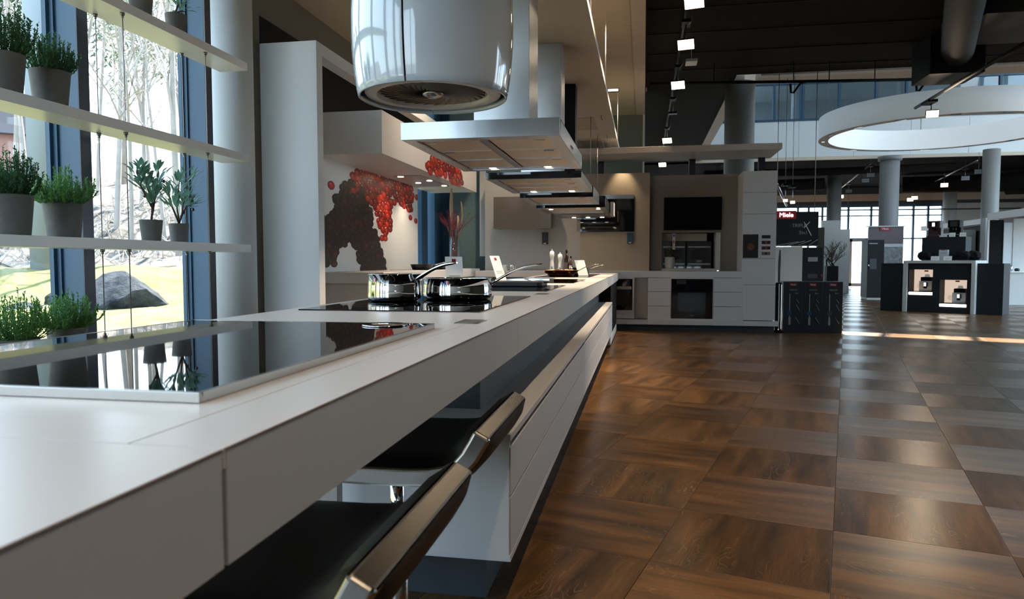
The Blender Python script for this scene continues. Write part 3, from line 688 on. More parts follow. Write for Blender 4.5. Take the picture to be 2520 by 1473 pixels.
obj('knob', MB(t).lathe([(0, .9337), (.056, .9337), (.058, .934), (.058, .9362), (.055, .937), (0, .937)], 40, (-.665, 1.765, 0)), M['blackgloss'], t)
obj('knob_ring', MB(t).lathe([(.0575, .9337), (.0595, .9345), (.0595, .9365), (.057, .9373)], 40, (-.665, 1.765, 0)), M['chrome'], t)
cooktop(-1.262, -.568, 2.45, 3.60, 'glass cooktop carrying the two polished steel pans', 0, ((-1.08, 2.75, .09), (-.75, 2.75, .09)))
cooktop(-1.25, -.572, 4.26, 5.30, 'glass cooktop carrying the black griddle plate')
cooktop(-1.25, -.567, 5.90, 7.20, 'glass cooktop carrying the flat steel tray')
cooktop(-1.25, -.60, 8.15, 10.1, 'farthest glass cooktop carrying the copper pan')
for (x, y, l) in ((-.508, 2.067, 'steel socket flap set in the worktop before the steel pans'), (-.555, 3.93, 'steel socket flap set in the worktop before the griddle'), (-.57, 6.62, 'steel socket flap in the worktop beside the steel tray')):
    t = thing('socket_flap', l, 'socket', (x, y, .92), 0, 'flush sockets in the worktop')
    obj('plate', MB(t).box(x - .036, x + .036, y - .07, y + .07, .9203, .9216), M['chrome'], t, bevel=.0008)
    for s in (-1, 1): obj('flap', MB(t).box(x - .028, x + .028, y + s*.032 - .027, y + s*.032 + .027, .9216, .9226), M['steel'], t, bevel=.0006)

# ---------------------------------------------------------------- cookware on the island
def handle(mb, pts, w, h):
    P = [Vector(p) for p in pts]; n = len(P); v = []
    for i, p in enumerate(P):
        d = (P[min(i+1, n-1)] - P[max(i-1, 0)]).normalized(); s_ = d.cross(Vector((0, 0, 1))).normalized(); u = s_.cross(d)
        k = w[i]
        for a in range(10):
            q = 2*pi*a/10; v.append(p + s_*k*cos(q) + u*h[i]*sin(q))
    f = [(i*10 + a, i*10 + (a+1) % 10, (i+1)*10 + (a+1) % 10, (i+1)*10 + a) for i in range(n-1) for a in range(10)]
    mb.add(v, f, 0, None, True); mb.add(v[:10], [tuple(range(10))[::-1]]); mb.add(v[-10:], [tuple(range(10))])
def pan(loc, r, h, label, base, hpts, hw, hh, name='saucepan', flag=None, m='pot_steel', round_=.018, rim=.004, flare=1.0, inner=None):
    t = thing(name, label, 'pan', loc); x, y, z = loc
    rb = r*base; prof = [(0, .0005), (rb - round_, .0005)] + [(rb - round_ + round_*sin(a*pi/12), .0005 + round_*(1 - cos(a*pi/12))) for a in range(1, 7)]
    prof += [(rb + (r - rb)*.5*flare, h*.55), (r - .001, h - .004), (r + rim, h), (r + rim, h + .0015), (r - .002, h + .0005), (r - .0035, h - .006), (rb - .004, round_ + .004), (rb - round_, .004), (0, .004)]
    obj('body', MB().lathe(prof, 64), M[m], t)
    if inner: obj('lining', MB().lathe([(r - .004, h - .002), (rb - .005, round_ + .006), (rb - round_, .006), (0, .006)], 48), M[inner], t)
    if hpts:
        mb = MB(); handle(mb, hpts, hw, hh); hd = obj('handle', mb, M['chrome' if m != 'castiron' else 'steeldark'], t)
        p0 = Vector(hpts[0]); dirn = Vector((p0.x, p0.y, 0)).normalized()
        for s_ in (-1, 1):
            q = dirn*(r + .003) + Vector((0, 0, p0.z - .012 + s_*.010)); obj('rivet', MB().lathe([(0, -.004), (.005, -.003), (.006, 0), (.005, .003), (0, .004)], 12, tuple(q)), M['chrome'], hd)
    if flag:
        a0, z0 = flag; fg = None
        for k, mm in enumerate(('blueflag', 'whitetext', 'redflag')):
            q0 = a0 + k*.0068/r*1.15; o = obj('flag_sticker', MB().lathe([(r + .0006, z0), (r + .0006, z0 + .016)], 3, (0, 0, 0), 0, q0, q0 + .0068/r*1.1), M[mm], t)
            o['label'] = ('blue', 'white', 'red')[k] + ' stripe of the flag sticker'
        o = obj('print', MB().lathe([(r + .0005, z0 - .006), (r + .0005, z0 - .001)], 4, (0, 0, 0), 0, a0, a0 + .02/r), M['whitetext'], t)
    return t
d = Vector((.70, -.714, 0))
def arm(r, z0, L_, rise, dirv, n=9):
    out = []
    for i in range(n):
        s_ = i/(n - 1); out.append(tuple(dirv*(r - .004 + .012*min(1, s_*6) + L_*s_) + Vector((0, 0, z0 + rise*(1 - (1 - s_)**2.2) + (-.004*sin(pi*s_))))))
    return out
pan((-1.103, 3.05, .9247), .116, .120, 'polished steel saucepan standing left on the second cooktop', 1.03, arm(.118, .088, .225, .083, Vector((.93, -.37, 0))), [.022, .018, .014, .012, .012, .012, .013, .012, .005], [.007]*8 + [.003], flag=(-2.16, .088), round_=.022)
pan((-.868, 3.26, .9247), .163, .098, 'wide polished steel pan standing right of the saucepan', 1.02, arm(.165, .070, .232, .095, Vector((1, .05, 0))), [.014, .011, .009, .008, .008, .009, .010, .009, .004], [.006]*8 + [.002], flag=(-1.66, .072), round_=.026)
t = thing('griddle_plate', 'flat black cast iron griddle on the third cooktop', 'griddle', (-.91, 5.1, .9247))
obj('plate', MB().prism([(-.21 + .03, -.16), (.21 - .03, -.16), (.21, -.13), (.21, .13), (.18, .16), (-.18, .16), (-.21, .13), (-.21, -.13)], 0, .034), M['castiron'], t, bevel=.006)
for s in (-1, 1): obj('handle', MB().tube([(s*.20, -.05, .026), (s*.235, -.04, .03), (s*.235, .04, .03), (s*.20, .05, .026)], .007), M['castiron'], t)
t = thing('steel_tray', 'low bright steel tray on the fourth cooktop', 'tray', (-1.07, 6.5, .9247))
obj('tray', MB().box(-.24, .24, -.16, .16, 0, .004).box(-.24, .24, -.16, -.155, .004, .022).box(-.24, .24, .155, .16, .004, .022).box(-.24, -.235, -.155, .155, .004, .022).box(.235, .24, -.155, .155, .004, .022), M['chrome'], t, bevel=.001)
for s in (-1, 1): obj('handle', MB().tube([(s*.238, -.05, .02), (s*.262, -.045, .024), (s*.262, .045, .024), (s*.238, .05, .02)], .004), M['chrome'], t)
pan((-.97, 8.45, .9247), .205, .075, 'copper pan with flared sides on the farthest cooktop', .78, arm(.207, .06, .25, .085, Vector((.93, .36, 0))), [.012]*9, [.005]*9, 'copper_pan', None, 'copper', .03, .003, 1.25, 'copper')
pan((-.83, 9.45, .9247), .13, .095, 'black pan behind the slanted price card at the island end', .95, arm(.13, .07, .2, .06, Vector((.9, .43, 0))), [.009]*9, [.006]*9, 'black_pan', None, 'castiron', .02)
def mill(x, y, h, label):
    t = thing('salt_mill', label, 'mill', (x, y, .925 if y < 10 else .947)); r = .032
    obj('body', MB().lathe([(0, 0), (r, 0), (r, .01), (r*.92, h*.25), (r*.8, h*.45), (r*.62, h*.58), (r*.78, h*.68), (r*.98, h*.76), (r*.9, h*.88), (r*.5, h*.93), (0, h*.94)], 28), M['white'], t)
    obj('knob', MB().cyl((0, 0, h*.93), .006, h*.07, 12), M['chrome'], t); obj('window', MB().box(-.014, .014, -r*.9 - .002, -r*.9, h*.24, h*.33), M['blackgloss'], t)
mill(-1.19, 9.35, .34, 'taller white salt mill behind the copper pan'); mill(-1.09, 9.42, .30, 'shorter white pepper mill behind the copper pan')
def bottle(x, y, h, m, label, cap='black'):
    t = thing('oil_bottle', label, 'bottle', (x, y, .925)); r = h*.10
    obj('body', MB().lathe([(0, 0), (r, 0), (r, h*.62), (r*.85, h*.70), (r*.38, h*.78), (r*.36, h*.9), (0, h*.9)], 20), M[m], t); obj('cap', MB().cyl((0, 0, h*.88), r*.42, h*.12, 14), M[cap], t)
    obj('label', MB().lathe([(r + .0006, h*.2), (r + .0006, h*.5)], 10, (0, 0, 0), 0, -2.6, -1.0), M['paper'] if m != 'bottle' else M['mauve'], t)
bottle(-1.00, 9.38, .33, 'bottle', 'dark oil bottle with black cap behind the copper pan'); bottle(-.955, 9.50, .25, 'olivefruit', 'smaller dark bottle half behind the tall oil bottle')
for k, (x, y, h, m, l) in enumerate(((-1.075, 9.05, .085, 'wood', 'squat jar with gold lid just behind the copper pan'), (-1.03, 9.02, .075, 'paper', 'white jar just behind the copper pan'), (-.965, 9.03, .08, 'vaseglass', 'clear glass jar just behind the copper pan'), (-.915, 9.08, .10, 'copper', 'small copper jar beside the pan handle'))):
    t = thing('jar', l, 'jar', (x, y, .9247), 0, 'small jars on the island'); obj('body', MB().lathe([(0, 0), (.026, 0), (.028, h*.7), (.022, h*.8), (0, h*.8)], 16), M[m], t); obj('lid', MB().cyl((0, 0, h*.78), .025, h*.22, 16), M['copper' if m == 'wood' else 'chrome'], t)
def card(x, y, rz, w, h, tilt, label, lines=True):
    t = thing('price_card', label, 'card', (x, y, .9247), rz, 'slanted price cards on the island')
    Rt = Matrix.Rotation(-tilt, 4, 'X')
    sh = obj('sheet', MB().box(-w/2, w/2, -.0015, .0015, 0, h, 0, Rt), M['paper'], t); obj('foot', MB().box(-w/2, w/2, -.05, .004, 0, .003), M['glassdark'], t)
    if lines:
        obj('emblem', MB().box(-w*.12, w*.12, -.0022, -.0015, h*.83, h*.93, 0, Rt), M['red'], t)
        for z in (.42, .36): obj('print', MB().box(-w*.32, w*.32, -.0020, -.0015, h*z, h*z + .006, 0, Rt), M['greytext'], t)
card(-1.10, 4.10, radians(22), .105, .225, radians(24), 'white price card with red emblem behind the steel pans')
card(-1.12, 5.65, radians(62), .12, .24, radians(22), 'narrow slanted price card behind the long pan handle')
card(-.74, 8.95, radians(40), .15, .215, radians(26), 'blank white price card leaning at the right end of the island', False)

# ---------------------------------------------------------------- extractor hoods over the island
t = thing('round_hood', 'white barrel shaped hanging hood over the second cooktop', 'hood', (-.9, 3.0, 1.80))
PROF = [(.303, .012), (.312, .0), (.3185, .004), (.324, .03), (.333, .09), (.341, .17), (.3455, .25), (.346, .33), (.342, .42), (.333, .52), (.318, .62), (.298, .70), (.25, .74)]
seams = [radians(a) for a in (-93, 10, 107, 198)]
for k in range(4):
    a0 = seams[k] + .012; a1 = (seams[(k+1) % 4] + (2*pi if k == 3 else 0)) - .012
    obj('shell_panel', MB().lathe(PROF + [(.24, .735), (.29, .695), (.325, .52), (.337, .33), (.332, .17), (.316, .03), (.303, .012)], 28, (0, 0, 0), 0, a0, a1), M['hoodwhite'], t)
obj('inner_shell', MB().lathe([(.296, .03), (.30, .2), (.31, .5), (.27, .70)], 48), M['gap'], t)
obj('bottom_ring', MB().lathe([(.292, .05), (.292, .022), (.288, .016), (.244, .012), (.238, .016), (.238, .05)], 64), M['hoodring'], t)
obj('filter_disc', MB().lathe([(.238, .03), (.05, .038), (0, .038)], 64), M['filterdark'], t)
vm = MB(); n = 12; vv = []
for i in range(n + 1):
    s_ = i/n; r = .048 + .178*s_; a = 1.0*s_**.8; w = .003 + .0065*sin(pi*s_)
    for sg, zz in ((-1, .030), (1, .024)):
        vv.append((r*cos(a) - sg*w*sin(a), r*sin(a) + sg*w*cos(a), zz))
vm.add(vv, [(2*i, 2*i+1, 2*i+3, 2*i+2) for i in range(n)], 0, None, True); vme = vm.mesh('vane', M['vane'])
for k in range(30):
    o = bpy.data.objects.new('vane', vme); C.objects.link(o); o.parent = t; o.rotation_euler = (0, 0, 2*pi*k/30)
obj('hub', MB().lathe([(.0, .004), (.02, .006), (.045, .018), (.047, .03), (0, .03)], 32), M['stoolmetal'], t)
hc = obj('suspension', MB().cyl((0, 0, .73), .03, .5, 16).cyl((.2, 0, .70), .003, .52, 6).cyl((-.2, 0, .70), .003, .52, 6), M['steel'], t)
def hood(y0, y1, x0, x1, z0, z1, cols, rows, label, fm, chim, chm, lights, buttons=False, solid=False):
    t = thing('island_hood', label, 'hood', ((x0+x1)/2, (y0+y1)/2, z0), 0, 'steel hoods hanging over the island')
    wx, wy = .07, .06
    obj('rim', MB(t).box(x0, x1, y0 + .004, y0 + wy, z0, z1).box(x0, x1, y1 - wy*.9, y1, z0, z1).box(x0, x0 + wx, y0 + wy, y1 - wy*.9, z0, z1).box(x1 - wx, x1, y0 + wy, y1 - wy*.9, z0, z1).box(x0, x1, y0 + .004, y1, z1 - .004, z1), M['steel' if not solid else 'steeldark'], t, bevel=.002)
    obj('front_panel', MB(t).box(x0 - .001, x1 + .001, y0, y0 + .004, z0, z1 + .002), M[fm], t, bevel=.001)
    ax0, ax1, ay0, ay1 = x0 + wx, x1 - wx, y0 + wy, y1 - wy*.9
    obj('light_shelf', MB(t).box(ax0, ax1, ay0, ay0 + .07, z0 + .008, z0 + .011), M['steel'], t)
    obj('light_shelf', MB(t).box(ax0, ax1, ay1 - .07, ay1, z0 + .008, z0 + .011), M['steel'], t)
    by0, by1 = ay0 + .072, ay1 - .072; bw = (ax1 - ax0 - (.05 if cols == 2 else 0))/cols
    if cols == 2: obj('centre_bar', MB(t).box((ax0+ax1)/2 - .025, (ax0+ax1)/2 + .025, by0, by1, z0 + .002, z0 + .01), M['steeldark'], t, bevel=.002)
    for c in range(cols):
        for r in range(rows):
            fx0 = ax0 + c*(bw + .05) + .004; fy0 = by0 + (by1 - by0)*r/rows + .003; fy1 = by0 + (by1 - by0)*(r+1)/rows - .003
            fo = obj('grease_filter', MB(t).box(fx0, fx0 + bw - .008, fy0, fy1, z0 + .010 + .002*(r % 2), z0 + .016), M['filter'], t, bevel=.0015)
            obj('edge_glint', MB(t).box(fx0, fx0 + bw - .008, fy1 - .006, fy1 + .001, z0 + .0075, z0 + .012), M['steel'], fo)  # bright strip added in place of the highlight along the filter edge
            cx_ = fx0 + .05 if c == 0 and cols == 2 else fx0 + bw - .07
            obj('latch', MB(t).box(cx_ - .03, cx_ + .03, fy0 + .05, fy0 + .075, z0 + .0075, z0 + .011), M['steeldark'], fo)
    obj('filter_void', MB(t).box(ax0, ax1, by0, by1, z0 + .02, z0 + .022), M['gap'], t)
    for (x, y) in lights:
        obj('hood_light', MB(t).lathe([(0, z0 + .0065), (.022, z0 + .0065), (.028, z0 + .008)], 20, (x, y, 0)), M['lens'], t)
        lamp('SPOT', 'hood_lamp', (x, y, z0 - .01), 16, (1, .84, .64), to=(x, y, 0), spot_size=radians(120), spot_blend=.7, shadow_soft_size=.03)
    if buttons:
        for k in range(3): obj('button', MB(t).box(x1, x1 + .003, y0 + .62 + k*.05, y0 + .65 + k*.05, z0 + .03, z0 + .045), M['chrome'], t)
    if chim:
        cx0, cx1, cy0, cy1 = chim
        obj('chimney', MB(t).box(cx0, cx1, cy0, cy1, z1, 3.008), M[chm], t, bevel=.002)
    return t
hood(3.90, 5.34, -1.362, -.457, 1.79, 1.885, 2, 3, 'large brushed steel island hood with two columns of filters', 'steel', (-1.08, -.72, 4.50, 4.87), 'steel', ((-.70, 5.245), (-1.115, 5.245)), True)
hood(5.85, 7.10, -1.30, -.505, 1.785, 1.84, 1, 3, 'black fronted island hood behind the large steel hood', 'blackgloss', (-1.08, -.72, 6.29, 6.55), 'steel', ((-.70, 7.01), (-1.08, 7.01)))
hood(7.48, 8.50, -1.295, -.522, 1.775, 1.89, 1, 1, 'third island hood, black fronted with a smooth pale underside', 'blackgloss', (-1.05, -.735, 7.74, 7.94), 'black', ())
hood(8.95, 10.05, -1.34, -.475, 1.775, 1.915, 1, 1, 'farthest hood of the row, with four corner lights', 'blackgloss', None, 'black', ((-1.22, 9.08), (-1.20, 9.32), (-.57, 9.1), (-.585, 9.36)), False, True)
t = thing('glass_hood', 'flat grey hood edge with three lights at the end of the row', 'hood', (-.85, 11.0, 1.79))
obj('body', MB(t).box(-1.30, -.50, 10.5, 11.35, 1.79, 1.82), M['steeldark'], t, bevel=.003)
obj('hanger', MB(t).cyl((-1.1, 10.9, 1.82), .004, 1.188, 6).cyl((-.7, 10.9, 1.82), .004, 1.188, 6), M['wire'], t)
h5 = [o for o in bpy.data.objects if o.name == 'island_hood.003'][0]; obj('hanger', MB(h5).cyl((-1.1, 9.5, 1.91), .004, 1.098, 6).cyl((-.7, 9.5, 1.91), .004, 1.098, 6), M['wire'], h5)
for s, x in ((0, -1.32), (1, -.50)): obj('side_bracket', MB(t).box(x, x + .05, 10.9, 11.3, 1.80, 2.0), M['white'], t)
for x in (-1.08, -.86, -.64):
    obj('hood_light', MB(t).lathe([(0, 1.787), (.03, 1.787), (.032, 1.79)], 16, (x, 11.2, 0)), M['lens'], t)
o = thing('suspended_canopy', 'long cream panel hanging above the hoods', 'canopy', (-.9, 7, 3.01))
obj('panel', MB(o).box(-1.42, -.425, -2.95, 5.2, 3.01, 3.07).box(-1.42, -.425, 5.203, 12.6, 3.01, 3.07), M['soffit'], o, bevel=.002)  # near end lengthened out of view to block window reflections in the wall hood
for y0, y1 in ((9.58, 10.45), (11.2, 12.2)): obj('flush_lamp', MB(o).box(-1.0, -.66, y0, y1, 3.002, 3.01), M['beige'], o, bevel=.003)
for y in (9.45, 10.9, 11.7, 12.3): obj('hook', MB(o).tube([(-.56, y, 3.012), (-.56, y, 2.97), (-.545, y + .03, 2.955)], .006), M['wood'], o)
for y in (1.5, 5.9, 8.2, 12.0): obj('hanger', MB(o).cyl((-.44, y, 3.07), .005, .83, 6), M['white'], o)

# ---------------------------------------------------------------- bar stools
def stool(loc, rz, label):
    t = thing('bar_stool', label, 'stool', loc, rz, 'bar stools at the island')
    cl = [(-.215, .612), (-.10, .609), (.02, .608), (.11, .609), (.165, .612), (.205, .620), (.236, .638), (.258, .663), (.275, .692), (.288, .716)]
    N = len(cl)
    def off(i, k):
        x, z = cl[i]; x0, z0 = cl[max(i-1, 0)]; x1, z1 = cl[min(i+1, N-1)]; d = hypot(x1-x0, z1-z0)
        return (x - (z1-z0)/d*k, z + (x1-x0)/d*k)
    W = .25
    outline = [off(i, -.021) for i in range(N)] + [off(i, .021) for i in range(N)][::-1]
    obj('seat_shell', MB().prism(outline, -W, W, 'y'), M['stoolmetal'], t, bevel=.007, seg=3)
    def pad(side, i0, i1, inset, h):
        mb = MB(); v = []; cols, m = 16, i1 - i0
        for c in range(cols + 1):
            y = -W + inset + (2*W - 2*inset)*c/cols; ec = min(1, min(c, cols - c)/2.5)
            for i in range(i0, i1):
                er = min(1, min(i - i0, i1 - 1 - i)/1.2); e = sqrt(max(0, 1 - (1 - min(ec, er))**2))
                p = off(i, side*(.0205 + h*e)); v.append((p[0], y, p[1]))
        f = [(c*m + k, c*m + k + 1, (c+1)*m + k + 1, (c+1)*m + k) for c in range(cols) for k in range(m - 1)]
        return mb.add(v, f, 0, None, True)
    obj('seat_pad', pad(1, 0, N, .006, .020), M['leather'], t)
    obj('back_pad', pad(-1, 4, N, .012, .014), M['leather'], t)
    obj('seat_plate', MB().box(-.10, .10, -.10, .10, .575, .587), M['black'], t)
    obj('collar', MB().cyl((0, 0, .545), .034, .03, 20), M['hoodring'], t)
    obj('post', MB().cyl((0, 0, .36), .019, .19, 24), M['chrome'], t)
    obj('sleeve', MB().cyl((0, 0, .02), .027, .345, 24), M['stoolmetal'], t)
    obj('base', MB().lathe([(0, .001), (.215, .001), (.22, .006), (.215, .011), (.06, .018), (.035, .03), (0, .03)], 40), M['stoolmetal'], t)
    fr = MB(); fr.tube([(-.03, -.02, .22), (-.09, -.13, .22), (-.20, -.15, .22), (-.25, -.08, .22), (-.25, .08, .22), (-.20, .15, .22), (-.09, .13, .22), (-.03, .02, .22)], .010, 10); obj('footrest', fr, M['chrome'], t)
    return t
stool((-.617, 1.035, 0), 0, 'black bar stool with steel edges nearest the camera')
stool((-.637, 1.77, 0), 0, 'black bar stool with steel edges beside the drawer cabinet')
# ---------------------------------------------------------------- kitchen run along the left wall, framed by a tall surround
t = thing('kitchen_surround', 'tall pale surround framing the kitchen run on the left wall', 'surround', (-3.2, 8.9, 0))
obj('side_panel', MB(t).box(-3.69, -2.80, 5.84, 5.955, .001, 3.012), M['ltfront'], t, bevel=.002)
obj('side_panel', MB(t).box(-2.90, -2.80, 12.5, 12.6, 1.2, 2.904), M['ltfront'], t, bevel=.002)
obj('top_beam', MB(t).box(-2.93, -2.80, 5.957, 12.6, 2.905, 3.012), M['ltfront'], t, bevel=.002)
obj('back_panel', MB(t).box(-3.70, -3.66, 5.957, 12.6, 2.74, 3.47), M['black'], t)  # black sheet in place of the dark void above the wall box
obj('back_panel', MB(t).box(-3.70, -3.655, 5.957, 7.3, 0, 2.74), M['greywall2'], t)
t = thing('extractor_cabinet', 'long white wall box with red berries printed on its front', 'cabinet', (-3.2, 9.6, 2.275))
obj('body', MB(t).box(-3.60, -2.82, 7.40, 11.84, 2.277, 2.74), M['white'], t, bevel=.002)
for y0, y1 in ((7.398, 9.95), (9.953, 11.842)): obj('front_panel', MB(t).box(-2.82, -2.80, y0, y1, 2.275, 2.742), M['counter'], t, bevel=.0015)
obj('extractor_plate', MB(t).box(-3.38, -2.98, 9.35, 10.75, 2.268, 2.277), M['hoodring'], t, bevel=.002)
for x, y in ((-3.30, 9.42), (-3.05, 9.95), (-3.30, 10.2), (-3.03, 10.65)):
    obj('downlight', MB(t).lathe([(0, 2.264), (.035, 2.264), (.042, 2.268)], 20, (x, y, 0)), M['lens'], t)
    lamp('SPOT', 'cabinet_lamp', (x, y, 2.255), 26, (1, .84, .64), to=(x, y, 0), spot_size=radians(110), spot_blend=.8, shadow_soft_size=.04)
def inpoly(p, poly):
    r = False; n = len(poly)
    for i in range(n):
        (x0, y0), (x1, y1) = poly[i], poly[i-1]
        if (y0 > p[1]) != (y1 > p[1]) and p[0] < (x1 - x0)*(p[1] - y0)/(y1 - y0) + x0: r = not r
    return r
bm_ = bpy.data.materials.new('berry_print'); bm_.use_nodes = True
_b = bm_.node_tree.nodes['Principled BSDF']; _a = bm_.node_tree.nodes.new('ShaderNodeVertexColor'); _a.layer_name = 'ink'
bm_.node_tree.links.new(_a.outputs[0], _b.inputs['Base Color']); _b.inputs['Roughness'].default_value = .35
def berries(t, x, spots, ry, rz, seed):
    """flat photo print: overlapping berries as thin printed discs, their photographed shading in a colour attribute"""
    rnd = random.Random(seed); V = []; F = []; K = []; N = 18
    Ti = t.matrix_basis.inverted()
    rnd.shuffle(spots)
    for k, (y, z, col) in enumerate(spots):
        a = ry*rnd.uniform(.85, 1.12); b = rz*rnd.uniform(.85, 1.12); tl = rnd.uniform(-.3, .3); h = x + .0006 + .000006*k
        e = .82; dk = [c*.28 for c in col]
        rings = ((0.0, [min(1, c*1.25 + .02) for c in col]), (.5, col), (.84, [c*.62 for c in col]), (1.0, dk))
        base = len(V)
        for rr, cc in rings:
            for q in range(1 if rr == 0 else N):
                th = 2*pi*q/N; py, pz = a*rr*cos(th), b*rr*sin(th)
                V.append(Ti @ Vector((h, y + py*cos(tl) - pz*sin(tl)*1.6, z + pz*cos(tl) + py*sin(tl)*.4))); K.append(cc)
        for q in range(N): F.append((base, base+1+q, base+1+(q+1) % N))
        for r in range(2):
            o1, o2 = base + 1 + r*N, base + 1 + (r+1)*N
            for q in range(N): F.append((o1+q, o2+q, o2+(q+1) % N, o1+(q+1) % N))
        if True:   # printed highlight
            base = len(V); hy, hz = y - a*.25, z + b*.35
            for q in range(8): V.append(Ti @ Vector((h + .000004, hy + a*.13*cos(2*pi*q/8), hz + b*.16*sin(2*pi*q/8)))); K.append([.85, .55, .45] if col[0] > .15 else [.10, .07, .06])
            F.append(tuple(range(base, base + 8)))
    me = bpy.data.meshes.new('berry_print'); me.from_pydata([tuple(v) for v in V], [], F); me.materials.append(bm_)
    ca = me.color_attributes.new('ink', 'FLOAT_COLOR', 'POINT')
    for i, c in enumerate(K): ca.data[i].color = (*c, 1)
    o = bpy.data.objects.new('berry_print', me); C.objects.link(o); o.parent = t; return o
BERRY_DARK = [(7.501, 1.594), (7.724, 1.631), (7.872, 1.759), (7.807, 1.848), (7.991, 1.936), (8.111, 2.045), (8.319, 2.117), (8.573, 2.069), (8.799, 1.962), (8.907, 1.812), (9.043, 1.552), (9.187, 1.394), (9.336, 1.231), (9.457, 1.062), (9.407, 0.961), (8.636, 0.971), (8.52, 1.117), (8.46, 1.27), (8.211, 1.365), (8.021, 1.369), (7.901, 1.212), (7.741, 1.116), (7.547, 1.06), (7.486, 1.115)]
BERRY_RED = [(8.358, 2.196), (8.645, 2.272), (9.21, 2.273), (10.022, 2.275), (10.636, 2.268), (10.731, 2.075), (10.608, 1.877), (10.377, 1.879), (10.103, 1.932), (9.876, 1.955), (9.672, 1.869), (9.698, 1.583), (9.58, 1.463), (9.418, 1.401), (9.283, 1.563), (9.123, 1.774), (8.839, 1.913), (8.505, 1.976), (8.252, 1.937), (8.38, 2.074)]
BERRY_ONE = [(7.735, 1.981, 1), (8.11, 2.006, 0), (10.874, 2.119, 1), (10.825, 1.745, 1), (9.341, 1.427, 1), (8.078, 1.312, 0), (10.566, 1.78, 1), (7.784, 1.078, 0), (8.358, 2.161, 1)]
BERRY_BOX = [(8.904, 2.335), (9.012, 2.486), (9.192, 2.459), (9.577, 2.591), (10.166, 2.56), (10.631, 2.5), (10.904, 2.446), (10.851, 2.295), (10.39, 2.295), (9.572, 2.3), (9.098, 2.307)]
def fill(poly, dy, dz, colf, seed):
    rnd = random.Random(seed); ys = [p[0] for p in poly]; zs = [p[1] for p in poly]; out = []
    y = min(ys)
    while y < max(ys):
        z = min(zs)
        while z < max(zs):
            q = (y + rnd.uniform(-dy, dy)*.6, z + rnd.uniform(-dz, dz)*.6)
            if inpoly(q, poly): out.append((q[0], q[1], colf(rnd)))
            z += dz
        y += dy
    return out
darkc = lambda r: [c*r.uniform(.6, 1.3) for c in ((.030, .016, .013) if r.random() < .8 else (.065, .024, .016))]
redc = lambda r: [c*r.uniform(.7, 1.25) for c in ((.50, .028, .012) if r.random() < .62 else (.26, .012, .010))]
t = thing('splashback', 'white glass splashback printed with dark and red berries', 'splashback', (-3.6, 9.1, .985))
for y0, y1 in ((7.3, 9.2), (9.202, 10.93)): obj('panel', MB(t).box(-3.60, -3.55, y0, y1, .985, 2.276), M['white'], t)
sp_ = fill(BERRY_DARK, .082, .044, darkc, 1) + fill(BERRY_RED, .098, .053, redc, 2)
sp_ += [(y, z, [.45, .02, .012] if c else [.06, .022, .015]) for (y, z, c) in BERRY_ONE]
berries(t, -3.55, sp_, .092, .046, 3)
berries([o for o in bpy.data.objects if o.name == 'extractor_cabinet'][0], -2.80, fill(BERRY_BOX, .15, .075, redc, 4) + [(9.38, 2.50, [.5, .03, .012]), (9.12, 2.37, [.5, .03, .012])], .125, .062, 5)
t = thing('worktop', 'pale worktop of the kitchen run under the berry splashback', 'worktop', (-3.2, 9.5, .86))
obj('slab', MB(t).box(-3.60, -2.76, 7.30, 11.90, .862, .984), M['ltfront'], t, bevel=.002)
t = thing('base_cabinet', 'base cabinet below the left worktop, set back from its edge', 'cabinet', (-3.2, 9.5, .0))
obj('carcass', MB(t).box(-3.60, -2.86, 7.42, 11.88, .1, .855), M['ltfront'], t)
for k in range(6): obj('door', MB(t).box(-2.86, -2.842, 7.42 + k*.743, 8.158 + k*.743, .12, .85), M['ltfront'], t, bevel=.001)
obj('toe_board', MB(t).box(-3.5, -2.92, 7.5, 11.8, .001, .1), M['plinth'], t)
t = thing('cooktop', 'black glass cooktop in the left worktop below the berries', 'cooktop', (-3.15, 9.95, .984)); obj('glass', MB(t).box(-3.46, -2.9, 9.4, 10.6, .9843, .989), M['ceramic'], t, bevel=.001)
pan((-3.06, 9.60, .9892), .16, .075, 'black frying pan with thin handle on the left worktop', .88, arm(.16, .06, .22, .045, Vector((.9, .43, 0))), [.010]*9, [.005]*9, 'frying_pan', None, 'castiron', .02)
pan((-2.98, 10.25, .9892), .13, .055, 'lower black pan behind the frying pan on the left worktop', .9, arm(.13, .045, .17, .04, Vector((.9, .43, 0))), [.009]*9, [.005]*9, 'frying_pan', None, 'castiron', .02)
t = thing('glass_vase', 'tall clear glass vase with pampas and red dried grass', 'vase', (-2.99, 11.1, .9845))
obj('vase', MB().lathe([(0, 0), (.078, 0), (.080, .01), (.082, .52), (.078, .52), (.075, .015), (0, .012)], 28), M['vaseglass'], t)
rnd = random.Random(9); mb = MB()
for k in range(46):
    a = rnd.uniform(0, 2*pi); q = rnd.uniform(.08, .36)*rnd.choice((.6, 1, 1)); z1 = rnd.uniform(.66, .98)
    P = [Vector((.03*cos(a), .03*sin(a), .02)), Vector((.045*cos(a), .045*sin(a), .48)), Vector((q*.5*cos(a), q*.5*sin(a), .50 + (z1-.5)*.6)), Vector((q*cos(a), q*sin(a), z1))]
    mb.tube(P, [.003, .003, .002, .001], 3, cap=False)
    for _ in range(26):
        s_ = rnd.random(); p = P[2].lerp(P[3], s_*1.2 - .2); e = Vector((rnd.uniform(-1, 1), rnd.uniform(-1, 1), rnd.uniform(-.2, 1))).normalized()*rnd.uniform(.02, .055)
        mb.tube([p, p + e], .0011, 3, cap=False)
obj('red_grass', mb, M['redgrass'], t, kind='stuff')
